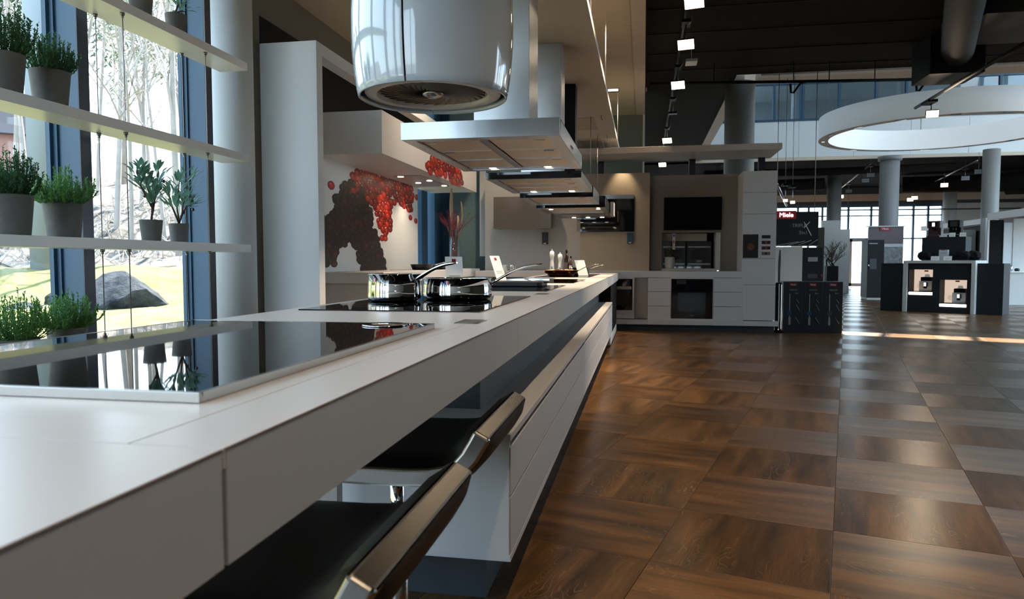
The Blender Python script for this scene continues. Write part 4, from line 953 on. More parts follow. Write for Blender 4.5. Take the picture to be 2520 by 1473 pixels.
for (dx, dy, z0, z1, r) in ((-.05, .02, .72, 1.30, .026), (.06, -.02, .62, .85, .02), (.10, .03, .66, 1.08, .014)):
    mb = MB(); mb.tube([(dx*.3, dy, .03), (dx*.7, dy, .5), (dx, dy, z0)], .0025, 5)
    mb.tube([(dx + .02*sin(3*k/8)*dx*8, dy, z0 + (z1 - z0)*k/8) for k in range(9)], [r*sin(pi*(k + .35)/9)**.7 + .001 for k in range(9)], 9)
    obj('plume', mb, M['pampas'], t)

# ---------------------------------------------------------------- kitchen run along the back wall
struct('wall_kitchen', MB().box(-2.72, -1.05, 12.14, 12.3, 0, 2.57).box(-1.04, .24, 12.24, 12.34, 0, 2.5).box(1.24, 1.49, 12.24, 12.34, 0, 2.5).box(.24, 1.24, 12.62, 12.72, 0, 2.5).box(.24, 1.24, 12.24, 12.62, 1.63, 2.5), M['wallgrey'])
t = thing('wall_panel', 'warm taupe upright panel holding the black glass hood', 'panel', (-.48, 12.05, .95))
obj('panel', MB(t).box(-1.045, .094, 11.93, 12.138, .948, 2.552), M['paneltaupe'], t, bevel=.002)
t = thing('wall_panel', 'dark taupe upright panel with the television and the niche', 'panel', (.8, 12.15, .95))
mb = MB(t); y0, y1 = 12.1, 12.24
mb.box(.094, .297, y0, y1, .948, 2.52).box(1.235, 1.53, y0, y1, .948, 2.52).box(.297, 1.235, y0, y1, 1.577, 2.52)
obj('panel', mb, M['panelgrey'], t)
obj('niche_lining', MB(t).box(1.165, 1.235, 12.075, 12.6, .955, 1.575).box(.297, 1.165, 12.075, 12.6, .948, .985), M['white'], t)
obj('niche_back', MB(t).box(.30, 1.16, 12.525, 12.6, .99, 1.575).box(.25, .297, 12.245, 12.6, .95, 1.6).box(.25, 1.235, 12.245, 12.6, 1.577, 1.62), M['black'], t)
tv = thing('television', 'black wall television on the dark taupe panel', 'television', (.785, 12.07, 1.62))
obj('housing', MB(tv).box(.323, 1.247, 12.055, 12.099, 1.617, 2.154), M['black'], tv, bevel=.003); obj('screen', MB(tv).box(.333, 1.237, 12.052, 12.056, 1.632, 2.144), M['blackgloss'], tv)
for k, (x0, x1, l) in enumerate(((.30, .70, 'left built-in oven inside the niche below the television'), (.715, 1.12, 'right built-in oven inside the niche below the television'))):
    o_ = thing('built_in_oven', l, 'oven', ((x0+x1)/2, 12.4, .987))
    obj('front', MB(o_).box(x0, x1, 12.36, 12.52, .986, 1.44), M['blackgloss'], o_, bevel=.002)
    for z in (1.045, 1.33): 
        obj('handle', MB(o_).box(x0 + .02, x1 - .02, 12.31, 12.33, z, z + .032), M['stoolmetal'], o_, bevel=.004)
        obj('handle_post', MB(o_).box(x0 + .04, x0 + .06, 12.33, 12.36, z + .008, z + .024).box(x1 - .06, x1 - .04, 12.33, 12.36, z + .008, z + .024), M['steeldark'], o_)
    obj('window', MB(o_).box(x0 + .06, x1 - .06, 12.355, 12.36, 1.14, 1.29), M['walnut'], o_)
    obj('display', MB(o_).box(x0 + .16, x0 + .25, 12.354, 12.359, 1.09, 1.125), M['greytext'], o_)
o_ = thing('niche_fascia', 'pale cream board above the ovens in the niche', 'board', (.72, 12.45, 1.45)); obj('board', MB(o_).box(.298, 1.04, 12.34, 12.52, 1.446, 1.572), M['beige'], o_)
o_ = thing('potted_plant', 'small leafy plant in a white pot inside the niche', 'potted plant', (.43, 12.16, .9855))
obj('pot', MB().lathe([(0, 0), (.068, 0), (.08, .04), (.082, .19), (.075, .19), (.072, .03), (0, .03)], 24), M['white'], o_); obj('soil', MB().cyl((0, 0, .165), .075, .006, 20), M['soil'], o_)
rnd = random.Random(3); mb = MB()
for _ in range(240):
    a = rnd.uniform(0, 2*pi); r = .10*sqrt(rnd.random()); z = rnd.uniform(.17, .37); c = Vector((r*cos(a)*(1.1 - (z-.17)), r*sin(a)*(1.1 - (z-.17)), z)); d = Vector((cos(a), sin(a), rnd.uniform(-.2, .8))).normalized()*.028; w = d.cross(Vector((0, 0, 1))).normalized()*.011
    mb.add([c, c + d*.5 + w, c + d, c + d*.5 - w], [(0, 1, 2, 3)])
obj('foliage', mb, M['spring'], o_, kind='stuff')
o = thing('hanging_tag', 'narrow white tag hanging in front of the niche plant', 'tag', (.492, 12.09, 1.5)); obj('tag', MB(o).box(.470, .512, 12.085, 12.09, 1.30, 1.565), M['paper'], o); obj('emblem', MB(o).box(.476, .506, 12.083, 12.085, 1.51, 1.545), M['blueflag'], o); obj('print', MB(o).box(.478, .502, 12.083, 12.085, 1.40, 1.45), M['wood'], o)
t = thing('wall_hood', 'black glass wall hood on the warm taupe panel', 'hood', (-.6, 11.9, 1.6))
obj('glass', MB(t).box(-1.095, -.158, 11.90, 11.928, 1.594, 2.13), M['blackgloss'], t, bevel=.002); obj('top_trim', MB(t).box(-.66, -.158, 11.895, 11.928, 2.133, 2.195), M['steel'], t)
obj('side_glass', MB(t).box(-1.10, -1.04, 11.894, 11.899, 1.6, 1.79), M['panelgrey'], t)
lamp('SPOT', 'panel_lamp', (-.35, 11.72, 2.75), 14, (1, .75, .45), to=(-.35, 11.95, 2.2), spot_size=radians(70), spot_blend=.8, shadow_soft_size=.03)
t = thing('wall_cabinet', 'glossy grey-brown wall cabinet on the grey wall', 'cabinet', (-2.0, 12.1, 1.66))
obj('body', MB(t).box(-2.505, -1.535, 11.86, 12.138, 1.66, 2.19), M['panelgrey'], t, bevel=.002); obj('door', MB(t).box(-2.507, -1.533, 11.84, 11.858, 1.658, 2.192), mat('gloss_taupe', (.13, .12, .11), .12, coat=.5), t, bevel=.001)
for k, (x, l) in enumerate(((-1.66, 'small black wall fitting under the grey wall cabinet'), (-.22, 'small grey wall fitting under the black glass hood'))):
    yy = 12.138 if k == 0 else 11.928; t = thing('wall_fitting', l, 'wall fitting', (x, yy, 1.5)); obj('body', MB(t).box(x - .05, x + .05, yy - .07, yy - .001, 1.40, 1.60 if k == 0 else 1.57), M['framedark' if k == 0 else 'frameblue'], t, bevel=.006); obj('switch', MB(t).box(x - .02, x + .02, yy - .075, yy - .07, 1.405, 1.42), M['copper'], t)
t = thing('worktop', 'white worktop of the back kitchen run', 'worktop', (-.6, 11.8, .85))
for x0, x1 in ((-2.75, -.40), (-.398, .07), (.072, 1.531)): obj('slab', MB(t).box(x0, x1, 11.49, 12.1, .848, .947), M['ltfront'], t, bevel=.0015)
for k, (x, l) in enumerate(((-2.30, 'white cream jug on the back worktop'), (-2.18, 'small chrome jug on the back worktop beside the white one'))):
    t = thing('jug', l, 'jug', (x, 11.8, .947)); obj('body', MB().lathe([(0, 0), (.035, 0), (.042, .03), (.034, .08), (.038, .10), (.03, .10), (0, .02)], 18), M['white' if k == 0 else 'chrome'], t); obj('handle', MB().tube([(.036, 0, .08), (.06, 0, .075), (.06, 0, .04), (.04, 0, .025)], .005), M['white' if k == 0 else 'chrome'], t)
def oven(x0, x1, z0, z1, label, bar):
    t = thing('oven', label, 'oven', ((x0+x1)/2, 11.6, z0)); y = 11.5
    obj('housing', MB(t).box(x0, x1, y, 11.95, z0, z1), M['black'], t)
    obj('door', MB(t).box(x0 + .004, x1 - .004, y - .018, y - .001, z0 + .004, z1 - .004 if not bar else z1 - .12), M['blackgloss'], t, bevel=.002)
    obj('window', MB(t).box(x0 + .16*(x1-x0), x1 - .17*(x1-x0), y - .0195, y - .018, z0 + .16*(z1-z0), z0 + .66*(z1-z0)), M['walnut' if bar else 'ovenglass'], t)
    obj('control_panel', MB(t).box(x0 + .004, x1 - .004, y - .018, y - .001, z1 - .112, z1 - .004), M['blackgloss'], t) if bar else obj('display', MB(t).box(x0 + .08, x0 + .36*(x1-x0), y - .0195, y - .018, z1 - .08, z1 - .012), M['walnut'], t)
    if bar: obj('handle', MB(t).box(x0 + .01, x1 - .012, y - .055, y - .032, z1 - .165, z1 - .115), M['stoolmetal'], t, bevel=.005)
    else: text('lettering', 'Miele', .03, t, Vector(((x0+x1)/2, y - .0187, z0 + .05)) - t.matrix_basis.translation, (pi/2, 0, 0), M['greytext'])
    return t
M['ovenglass'] = mat('oven_window', (.02, .03, .035), .12, coat=.5)
oven(-.60, -.170, .325, .822, 'black oven with steel bar handle beside the island end', True)
oven(.437, 1.071, .203, .826, 'black glass oven in the back run under the niche', False)
t = thing('oven_cabinet', 'white cabinet frame around the oven beside the island end', 'cabinet', (-.4, 11.6, .2))
obj('frame', MB(t).box(-.62, -.602, 11.49, 12.0, .30, .847).box(-.168, -.14, 11.49, 12.0, .30, .847).box(-.602, -.168, 11.49, 12.0, .30, .322).box(-.602, -.168, 11.49, 12.0, .825, .847), M['ltfront'], t); obj('drawer', MB(t).box(-.62, -.14, 11.53, 12.0, .19, .298), M['ltfront'], t, bevel=.001)
obj('back_panel', MB(t).box(-.14, .068, 11.60, 12.0, .19, .847), M['front'], t)
t = thing('drawer_unit', 'three drawer white cabinet left of the back run oven', 'cabinet', (.25, 11.6, .18)); obj('carcass', MB(t).box(.07, .425, 11.505, 12.0, .178, .846), M['gap'], t)
for z0, z1 in ((.178, .395), (.401, .622), (.628, .843)): obj('drawer', MB(t).box(.071, .424, 11.485, 11.504, z0, z1), M['ltfront'], t, bevel=.001)
t = thing('drawer_unit', 'three drawer white cabinet right of the back run oven', 'cabinet', (1.3, 11.6, .18)); obj('carcass', MB(t).box(1.085, 1.53, 11.505, 12.0, .178, .846), M['gap'], t)
for z0, z1 in ((.178, .395), (.401, .622), (.628, .843)): obj('drawer', MB(t).box(1.086, 1.529, 11.485, 11.504, z0, z1), M['ltfront'], t, bevel=.001)
t = thing('oven_surround', 'white slim frame around the back run oven', 'cabinet', (.75, 11.6, .18)); obj('frame', MB(t).box(.427, .436, 11.486, 12.0, .178, .846).box(1.072, 1.083, 11.486, 12.0, .178, .846).box(.436, 1.072, 11.486, 12.0, .178, .202).box(.436, 1.072, 11.486, 12.0, .828, .846), M['ltfront'], t)
t = thing('tall_cabinet', 'tall white cabinet tower with pictures at the right of the back run', 'cabinet', (1.75, 11.8, .19))
obj('carcass', MB(t).box(1.50, 2.0, 11.52, 12.35, .19, 2.49), M['white'], t, bevel=.001); obj('front_frame', MB(t).box(1.504, 1.998, 11.512, 11.52, .2, 2.48), M['gap'], t)
for z0, z1 in ((.192, .738), (.743, 1.143), (1.148, 1.828), (1.833, 2.158), (2.163, 2.49)): obj('door', MB(t).box(1.502, 2.0, 11.50, 11.519, z0, z1), M['ltfront'], t, bevel=.001)
t = thing('poster', 'dark food photograph poster on the tall white cabinet', 'poster', (1.625, 11.49, 1.33))
obj('sheet', MB(t).box(1.512, 1.738, 11.494, 11.4985, 1.156, 1.519), mat('food_print', (.025, .022, .02), .4, noise=.9, nscale=9), t); obj('dish_print', MB(t).lathe([(0, 0), (.055, .0004)], 24, (0, 0, 0), 0, M=Matrix.Translation((1.63, 11.4938, 1.33)) @ Matrix.Rotation(pi/2, 4, 'X')), mat('dish_print', (.14, .07, .05), .5, noise=.8, nscale=30), t); obj('emblem', MB(t).box(1.60, 1.65, 11.4932, 11.494, 1.503, 1.516), M['red'], t)
for k, (z, c, l) in enumerate(((1.455, (.012, .014, .018), 'topmost of four small pictures on the tall white cabinet'), (1.369, (.04, .022, .015), 'second from top of four small pictures on the tall white cabinet'), (1.284, (.06, .02, .02), 'third from top of four small pictures on the tall white cabinet'), (1.199, (.20, .15, .11), 'lowest of four small pictures on the tall white cabinet'))):
    o = thing('small_picture', l, 'picture', (1.853, 11.495, z)); obj('sheet', MB(o).box(1.79, 1.916, 11.494, 11.4985, z, z + .05), mat('small_print', c, .4, noise=.8, nscale=25), o)
    if k: obj('motif_print', MB(o).lathe([(0, 0), (.018, .0004)], 16, (0, 0, 0), 0, M=Matrix.Translation((1.853, 11.4936, z + .025)) @ Matrix.Rotation(pi/2, 4, 'X')), mat('motif', (.22, .10, .07) if k < 3 else (.03, .02, .02), .5), o)
t = thing('plinth', 'white plinth board with dark base under the back run', 'plinth', (.7, 11.7, 0))
for x0, x1 in ((-.62, .07), (.072, 1.54), (1.542, 2.05)): obj('board', MB(t).box(x0, x1, 11.47, 12.1, .102, .177), M['ltfront'], t, bevel=.001)
obj('base', MB(t).box(-.62, 2.0, 11.52, 12.1, .001, .102), M['plinth'], t)
t = thing('overhead_beam', 'long cream canopy beam above the back run', 'beam', (.5, 11.8, 2.7))
for x0, x1 in ((-1.35, -.30), (-.298, .86), (.862, 2.03)): obj('fascia', MB(t).box(x0, x1, 11.30, 11.32, 2.785, 2.875), M['soffit'], t, bevel=.001)
obj('deck', MB(t).box(-1.35, 2.03, 11.321, 12.35, 2.79, 2.86), M['wallgrey'], t)
for x in (-.72, .78, 1.88): obj('post', MB(t).box(x - .05, x + .05, 12.2, 12.3, 2.35, 2.79), M['framedark'], t)
# ---------------------------------------------------------------- luminaires on tracks
def spot_head(loc, aim, label, parent_z=4.28, w=.15, lit=True, energy=0, cells=(4, 2), drop=True, name='track_spot', size=80, lens='lens'):
    t = thing(name, label, 'spotlight', loc, 0, 'spotlights on tracks')
    q = (Vector(aim) - Vector(loc)).to_track_quat('-Z', 'Y').to_matrix().to_4x4()
    h = w*.62
    obj('housing', MB().box(-w/2 - .008, w/2 + .008, -h/2 - .008, h/2 + .008, .0, .035, 0, q), M['black'], t, bevel=.004)
    mb = MB(); nx, ny = cells
    for i in range(nx):
        for j in range(ny):
            x0 = -w/2 + w*i/nx; y0 = -h/2 + h*j/ny; g = .05*w/nx
            mb.box(x0 + g, x0 + w/nx - g, y0 + g, y0 + h/ny - g, -.006, .0, 0, q)
    obj('lens', mb, M[lens if lit else 'greytext'], t)
    if drop:
        top = parent_z - loc[2]
        obj('arm', MB().tube([tuple(q @ Vector((0, 0, .03))), (0, .02, .12), (0, .02, .26)], .007, 6).cyl((0, .02, .25), .005, max(.02, top - .27), 8), M['wire'], t)
        obj('driver', MB().box(-.055, .055, -.10, .14, .25, .29), M['black'], t, bevel=.003)
    if energy: lamp('SPOT', 'track_lamp', Vector(loc) + (Vector(aim) - Vector(loc)).normalized()*.06, energy, WARM, to=aim, spot_size=radians(size), spot_blend=.6, shadow_soft_size=.05)
    return t
ROW = [(-1.2, None), (1.0, None), (3.2, None), (5.4, None), (7.85, 'topmost lit spotlight of the central row, cut by the picture edge'), (9.33, 'second lit spotlight from the top of the central row'), (11.42, 'third lit spotlight from the top of the central row'), (16.55, 'lit spotlight of the central row just above the cream beam'), (20.6, 'small lit spotlight seen under the cream beam')]
for k, (y, l) in enumerate(ROW):
    x = .50; z = 3.82
    aim = (-1.2, y - .9, .9) if y > 6 else ((-1.1, y + .8, .9) if y > 4 else (.15, y + .9, 0))
    e = 30 if y < 0 else (90 if y < 3.5 else (350 if y < 12 else 60))
    if l is None:
        lamp('SPOT', 'track_lamp', (x, y, z), e, WARM, to=aim, spot_size=radians(85 if y < 4 else 62), spot_blend=.6, shadow_soft_size=.05)
    else:
        spot_head((x, y, z), (x - .5, y - 2.4, 2.0), l, w=.20)
        lamp('SPOT', 'track_lamp', (x - .02, y - .12, z - .10), e, WARM, to=aim, spot_size=radians(85 if y < 4 else 62), spot_blend=.6, shadow_soft_size=.05)
spot_head((.51, 13.6, 3.82), (.5, 13.5, .5), 'unlit black fixture between the lit spotlights of the central row', lit=False)
o = obj('track_rail', MB().box(.485, .515, 2.0, 24.0, 4.24, 4.29), M['black']); tag(o, 'black ceiling track carrying the central row of spotlights', 'track')
mb = MB()
for a, b in ((7.85, 9.33), (9.33, 11.42), (11.42, 13.6), (13.6, 16.55)): mb.tube([(.5, a + .02, 4.0), (.52, (a+b)/2, 3.86), (.5, b, 4.06)], .006, 5)
o = obj('supply_cable', mb, M['black']); tag(o, 'thin black cable swagged between the central spotlights', 'cable')
o = obj('smoke_detector', MB().box(.58, .74, 10.7, 10.95, 3.98, 4.02).cyl((.66, 10.83, 4.02), .006, .28, 6), M['greywall2'], bevel=.004); tag(o, 'small grey box hanging beside the central spotlights', 'sensor')
o = obj('exit_marker', MB().box(.012, .03, 11.9, 12.2, 3.92, 4.15), M['red']); tag(o, 'small dark red box beside the edge of the beige ceiling', 'sign')
t = thing('ceiling_downlight', 'square recessed downlight in the beige ceiling strip', 'downlight', (-.51, 11.84, 3.89)); obj('frame', MB().box(-.1, .1, -.12, .12, -.012, 0), M['steel'], t, bevel=.002); obj('lens', MB().box(-.08, .08, -.10, .02, -.015, -.011), M['lenswarm'], t)
for y in (2.0, 5.0, 8.0, 11.8): lamp('SPOT', 'ceiling_lamp', (-.5, y, 3.86), 80, WARM, to=(-.6, y, 0), spot_size=radians(120), spot_blend=.8, shadow_soft_size=.08)
for y in (8.5, 11.0): lamp('SPOT', 'ceiling_lamp', (-2.2, y, 3.86), 110, WARM, to=(-2.6, y, 0), spot_size=radians(130), spot_blend=.8, shadow_soft_size=.08)
# right-hand track with one head over the ring lamp
o = obj('track_rail', MB().tube([(4.34, 12.75, 3.60), (4.27, 8.2, 3.60)], .028, 4), M['black']); tag(o, 'dark slanting track bar in front of the white ring lamp', 'track')
spot_head((4.42, 12.25, 3.40), (3.2, 5.5, .8), 'black spotlight with four lit cells in front of the white ring lamp', w=.17, cells=(4, 1), energy=60, drop=False)
o = obj('spot_stem', MB().cyl((4.40, 12.25, 3.43), .008, .17, 8).box(4.30, 4.44, 12.1, 12.4, 3.56, 3.60), M['black']); tag(o, 'thin stem holding the spotlight in front of the ring lamp', 'stem')
FAR = [((6.83, 23.6, 3.75), 0, 'topmost tiny spotlight in the far row left of the tall grey column'), ((7.05, 24.9, 3.72), 0, 'second tiny spotlight in the far row left of the tall grey column'), ((7.5, 28.5, 3.72), 0, 'unlit tiny spotlight above the lit pair left of the tall grey column'), ((7.75, 30.6, 3.7), 1, 'lit spotlight low in the far row left of the tall grey column'), ((7.95, 32.2, 3.62), 1, 'lowest lit spotlight in the far row left of the tall grey column'),
       ((9.55, 22.9, 3.7), 0, 'highest spotlight of the far row by the right columns'), ((9.8, 24.4, 3.68), 0, 'second spotlight of the far row by the right columns'), ((10.15, 26.9, 3.72), 1, 'glowing square spotlight in the middle of the far right row'), ((10.9, 31.8, 3.7), 1, 'lit spotlight low in the far right row above the red coffee machine'), ((10.6, 31.4, 3.6), 1, 'lit spotlight lowest in the far right row above the coffee tower'),
       ((2.42, 13.1, 2.16), 1, 'lit spotlight just above the dark sign with white letters'), ((2.52, 13.0, 2.12), 1, 'second lit spotlight above the dark sign with white letters')]
for (p, lit, l) in FAR: spot_head(p, (p[0] - 1.5, p[1] - 5, 1.2), l, w=.22 if p[1] > 20 else .075, lit=bool(lit), parent_z=4.28, lens='lenswarm')
for a, b, l in (((6.8, 23.6, 4.05), (8.0, 32.6, 4.0), 'track of the far spotlight row left of the tall grey column'), ((9.5, 22.9, 4.02), (11.0, 32.0, 4.0), 'grey track of the far right spotlight row'), ((2.25, 13.0, 2.45), (2.72, 14.6, 2.18), 'pale slanting track above the dark sign')):
    o = obj('track_rail', MB().tube([a, b], .025, 4), M['wire']); tag(o, l, 'track')
for p in ((1.8, 13.5, 2.5), (6, 18, 2.5)): pass
# ducts and pipes under the dark ceiling
t = thing('air_duct', 'dark spiral duct under the ceiling at the top right', 'duct', (3.9, 9.6, 4.0))
mb = MB(t); N = 46
mb.tube([(3.05 + 1.25*k/N, 7.6 + 3.5*k/N, 4.02) for k in range(N+1)], [.20 + (.006 if k % 2 else 0) for k in range(N+1)], 20); obj('pipe', mb, mat('duct_dark', (.014, .013, .011), .75, spec=.2), t)
obj('plenum', MB(t).box(3.92, 4.62, 11.0, 11.7, 3.72, 4.28), M['black'], t)
t = thing('air_duct', 'wide dark duct box at the upper right corner', 'duct', (5.2, 9.8, 4.0)); obj('box', MB(t).box(3.9, 8.0, 9.3, 10.6, 3.98, 4.28), mat('duct_grey', (.03, .03, .028), .7), t); obj('branch', MB(t).tube([(4.5, 9.3, 4.1), (4.0, 8.6, 4.12)], .12, 14), M['darkceil'], t)
t = thing('sprinkler_pipe', 'long black pipe running across under the dark ceiling edge', 'pipe', (2.5, 12.2, 3.98))
mb = MB(t); mb.tube([(.06, 11.95, 3.99), (4.9, 12.5, 3.98)], .024, 8); obj('pipe', mb, M['black'], t)
mb = MB(t)
for x in (1.1, 2.35, 2.9, 3.6, 4.4): mb.cyl((x, 12.0 + .1*x, 3.98), .008, .32, 6)
obj('hanger', mb, M['black'], t)
for x in (2.32, 4.25):
    mb = MB(t); y = 11.96 + .113*x; mb.tube([(x + .22, y, 3.97), (x + .12, y - .02, 3.94), (x + .02, y - .05, 3.80), (x - .02, y - .05, 3.80), (x - .03, y - .05, 3.94)], .018, 7); obj('bend', mb, M['black'], t)
for k, (a, b, r, l) in enumerate((((2.0, 25, 4.05), (9.5, 24.4, 4.05), .12, 'dark pipe below the rear ceiling nearest the balcony'), ((2.0, 28, 3.95), (6.5, 28, 3.95), .22, 'thick dark duct across the rear hall'), ((9.5, 29, 3.95), (14.5, 27.5, 3.9), .3, 'thick sagging dark duct at the rear right'), ((11, 24.5, 3.5), (14.5, 22.0, 3.55), .35, 'wide dark duct above the white booths at the right'))):
    o = obj('air_duct', MB().tube([a, ((a[0]+b[0])/2, (a[1]+b[1])/2, a[2] - .05), b], r, 14).cyl((a[0] + .4, a[1], a[2] + r - .02), .01, 4.299 - a[2] - r + .02, 6), M['darkceil']); tag(o, l, 'duct')
o = obj('cross_pipe', MB().tube([(7.2, 30.5, 3.15), (14.0, 30.0, 3.1)], .03, 6).cyl((8, 30.44, 3.15), .01, 1.149, 6).cyl((13, 30.07, 3.1), .01, 1.199, 6), M['darkgrey']); tag(o, 'thin dark pipe crossing before the rear windows', 'pipe')
# ring lamp in the atrium
t = thing('ring_lamp', 'huge white ring lamp hanging in the atrium', 'lamp', (6.60, 17.92, 4.0))
obj('outer_face', MB().lathe([(2.52, 0), (2.52, .50), (2.30, .50)], 96), M['ringwhite'], t); obj('inner_face', MB().lathe([(2.30, .50), (2.30, 0)], 96), mat('ring_glow', (.85, .9, .92), .5, emit=.22, ecol=(.9, .96, 1)), t)
obj('underside', MB().lathe([(2.30, -.001), (2.52, -.001)], 96), M['beige'], t)
mb = MB()
for k in range(16): a = 2*pi*(k + .4)/16; mb.box(-.10, .10, -.035, .035, -.012, -.002, 0, Matrix.Rotation(a, 4, 'Z') @ Matrix.Translation((2.41, 0, 0)) @ Matrix.Rotation(pi/2, 4, 'Z'))
obj('insert', mb, M['steeldark'], t, kind='stuff')
for k in range(5): a = 2*pi*(k + .1)/5; obj('hanger', MB().cyl((2.41*cos(a), 2.41*sin(a), .5), .008, 4.5, 6), M['wire'], t)

# ---------------------------------------------------------------- shop displays in the right half
def carton(x0, x1, label):
    xc = (x0+x1)/2; t = thing('carton', label, 'box', (xc, 11.6, 0), 0, 'dark vacuum cartons standing in a row')
    w = (x1-x0)/2; obj('box', MB().box(-w, w, 0, .34, .001, .785), M['boxdark'], t, bevel=.004); obj('lid', MB().box(-w + .002, w - .002, .002, .338, .785, .789), M['walnut'], t)
    obj('emblem', MB().box(-.055, .055, -.003, -.0005, .722, .765), M['red'], t); text('lettering', 'Miele', .036, t, (0, -.0035, .743), (pi/2, 0, 0), M['whitetext'])
    text('print', 'TRIFLEX', .034, t, (.0, -.0015, .66), (pi/2, 0, 0), M['greytext'], shear=.2); text('print', '3in1', .034, t, (.055, -.0015, .61), (pi/2, 0, 0), M['greytext'])
    mb = MB(); mb.box(-.052, -.040, -.002, -.0005, .20, .60).box(-.06, -.03, -.002, -.0005, .12, .24); obj('vacuum_print', mb, M['greytext'], t)
    obj('motor_print', MB().lathe([(0, 0), (.036, .0005)], 16, (0, 0, 0), 0, M=Matrix.Translation((-.045, -.0022, .30)) @ Matrix.Rotation(pi/2, 4, 'X')), M['frameblue'], t)
    for (xa, za, xb, zb) in ((.05, .52, .09, .46), (.05, .44, .10, .34), (.04, .24, .10, .14)): obj('line_print', MB().tube([(xa, -.001, za), (xb, -.001, zb)], .003, 4), M['greytext'], t)
carton(2.139, 2.425, 'dark vacuum carton standing nearest the tall white cabinet'); carton(2.430, 2.714, 'middle one of the three dark vacuum cartons'); carton(2.719, 3.005, 'dark vacuum carton at the open right end of its row')
t = thing('vacuum_stand', 'upright stick vacuum on a black stand beside the cartons', 'vacuum', (2.075, 11.62, 0))
obj('tube', MB().tube([(0, 0, .78), (.0, 0, .95), (.006, 0, 1.12), (.008, 0, 1.28)], [.016, .022, .026, .012], 12), M['darkgrey'], t); obj('collar', MB().cyl((0, 0, .755), .045, .02, 18), M['black'], t)
obj('stand', MB().box(-.05, -.005, -.02, .03, .03, .76).box(.018, .035, -.02, .03, .03, .76), M['black'], t); obj('base', MB().box(-.06, .06, -.09, .09, .001, .03), M['black'], t)
for x in (-.066, .044): obj('light_bar', MB().box(x - .003, x + .003, .02, .03, .05, .74), M['slim_strip'], t)
t = thing('brand_sign', 'dark hanging sign board with lit white letters on red', 'sign', (2.5, 12.6, 1.36))
obj('board', MB(t).box(2.12, 2.86, 12.6, 12.68, 1.364, 1.931), M['signdark'], t, bevel=.003); obj('emblem', MB(t).box(2.185, 2.50, 12.575, 12.6, 1.81, 1.945), M['red'], t)
L0 = t.matrix_basis.translation
text('lettering', 'Miele', .105, t, Vector((2.342, 12.57, 1.875)) - L0, (pi/2, 0, 0), M['signwhite'], .004); text('print', 'TRIFLE', .078, t, Vector((2.55, 12.598, 1.70)) - L0, (pi/2, 0, 0), M['greytext'], shear=.15); text('print', '3in1', .085, t, Vector((2.62, 12.598, 1.58)) - L0, (pi/2, 0, 0), M['greytext'])
obj('print', MB(t).tube([(2.63, 12.598, 1.76), (2.75, 12.598, 1.53)], .005, 4).tube([(2.72, 12.598, 1.76), (2.63, 12.598, 1.66)], .005, 4), M['whitetext'], t)
for k in range(4): obj('streak_print', MB(t).tube([(2.20 + .17*k, 12.599, 1.372), (2.55 + .1*k, 12.599, 1.43 + .012*k)], .005, 4), M['greytext'], t)
obj('streak_print', MB(t).tube([(2.14, 12.599, 1.55), (2.19, 12.599, 1.37)], .006, 4), M['greytext'], t)
obj('light_edge', MB(t).box(2.12, 2.86, 12.60, 12.64, 1.352, 1.362), M['beige'], t)
for x in (2.2, 2.8): obj('hanger', MB(t).cyl((x, 12.64, 1.93), .006, 2.34, 6), M['wire'], t)
o = obj('display_board', MB().box(2.18, 2.42, 13.2, 13.26, .001, 1.36).box(2.422, 2.74, 13.2, 13.26, .001, 1.36), M['greywall2'], bevel=.002); tag(o, 'pale board below the dark sign behind the cartons', 'board')
t = thing('info_stand', 'dark info stand with faint pictures right of the pale board', 'stand', (3.07, 14, 0)); obj('body', MB(t).box(2.74, 2.90, 14.0, 14.2, .001, 1.40), M['plinth'], t); obj('panel', MB(t).box(2.90, 3.26, 13.98, 14.2, .001, 1.36), M['signdark'], t, bevel=.002)
for z, c in ((1.15, 'greytext'), (.84, 'plinth'), (.62, 'plinth')): obj('picture_print', MB(t).box(3.0, 3.17, 13.975, 13.98, z - .05, z + .03), M[c], t)
obj('red_dot', MB(t).box(3.235, 3.258, 13.97, 13.98, .83, .86), M['redflag'], t); obj('side_strip', MB(t).box(3.28, 3.40, 14.5, 14.6, .001, 1.75), mat('brown_strip', (.05, .04, .03), .6), t)
o = obj('display_wall', MB().box(6.14, 6.72, 26.5, 26.7, .001, 2.53).box(6.722, 7.05, 26.5, 26.7, .001, 2.22), M['greywall2'], bevel=.002); tag(o, 'stepped white display wall behind the branches', 'wall unit')
t = thing('branch_vase', 'tall black floor vase holding bare brown branches', 'vase', (4.15, 17.0, 0)); obj('vase', MB().box(-.12, .12, -.12, .12, .001, 1.0), M['black'], t, bevel=.01)
obj('handle', MB().tube([(-.10, 0, .98), (-.11, 0, 1.13), (-.08, 0, 1.17), (.02, 0, 1.06), (.06, 0, .99)], .014, 7), M['black'], t)
mb = MB(); rnd = random.Random(2)
def twig(p, d, L_, r, lev):
    P = [p]; 
    for i in range(4): d = (d + Vector((rnd.uniform(-1, 1), rnd.uniform(-1, 1), rnd.uniform(-.4, .5)))*.16).normalized(); P.append(P[-1] + d*L_/4)
    mb.tube(P, [r*(1 - .16*i) for i in range(5)], 4, cap=False)
    if lev < 3:
        for i in (1, 2, 3, 4):
            for _ in range(2):
                a = rnd.uniform(0, 2*pi); twig(P[i], (d*.8 + Vector((cos(a), sin(a)*.6, rnd.uniform(.0, .6)))*.75).normalized(), L_*.55, r*.6, lev + 1)
for a in (-.55, -.2, .15, .5): twig(Vector((0, 0, .98)), Vector((sin(a)*1.3, rnd.uniform(-.2, .2), 1)).normalized(), .36, .011, 1)
obj('branches', mb, mat('dry_branch', (.07, .052, .04), .9), t, kind='stuff')
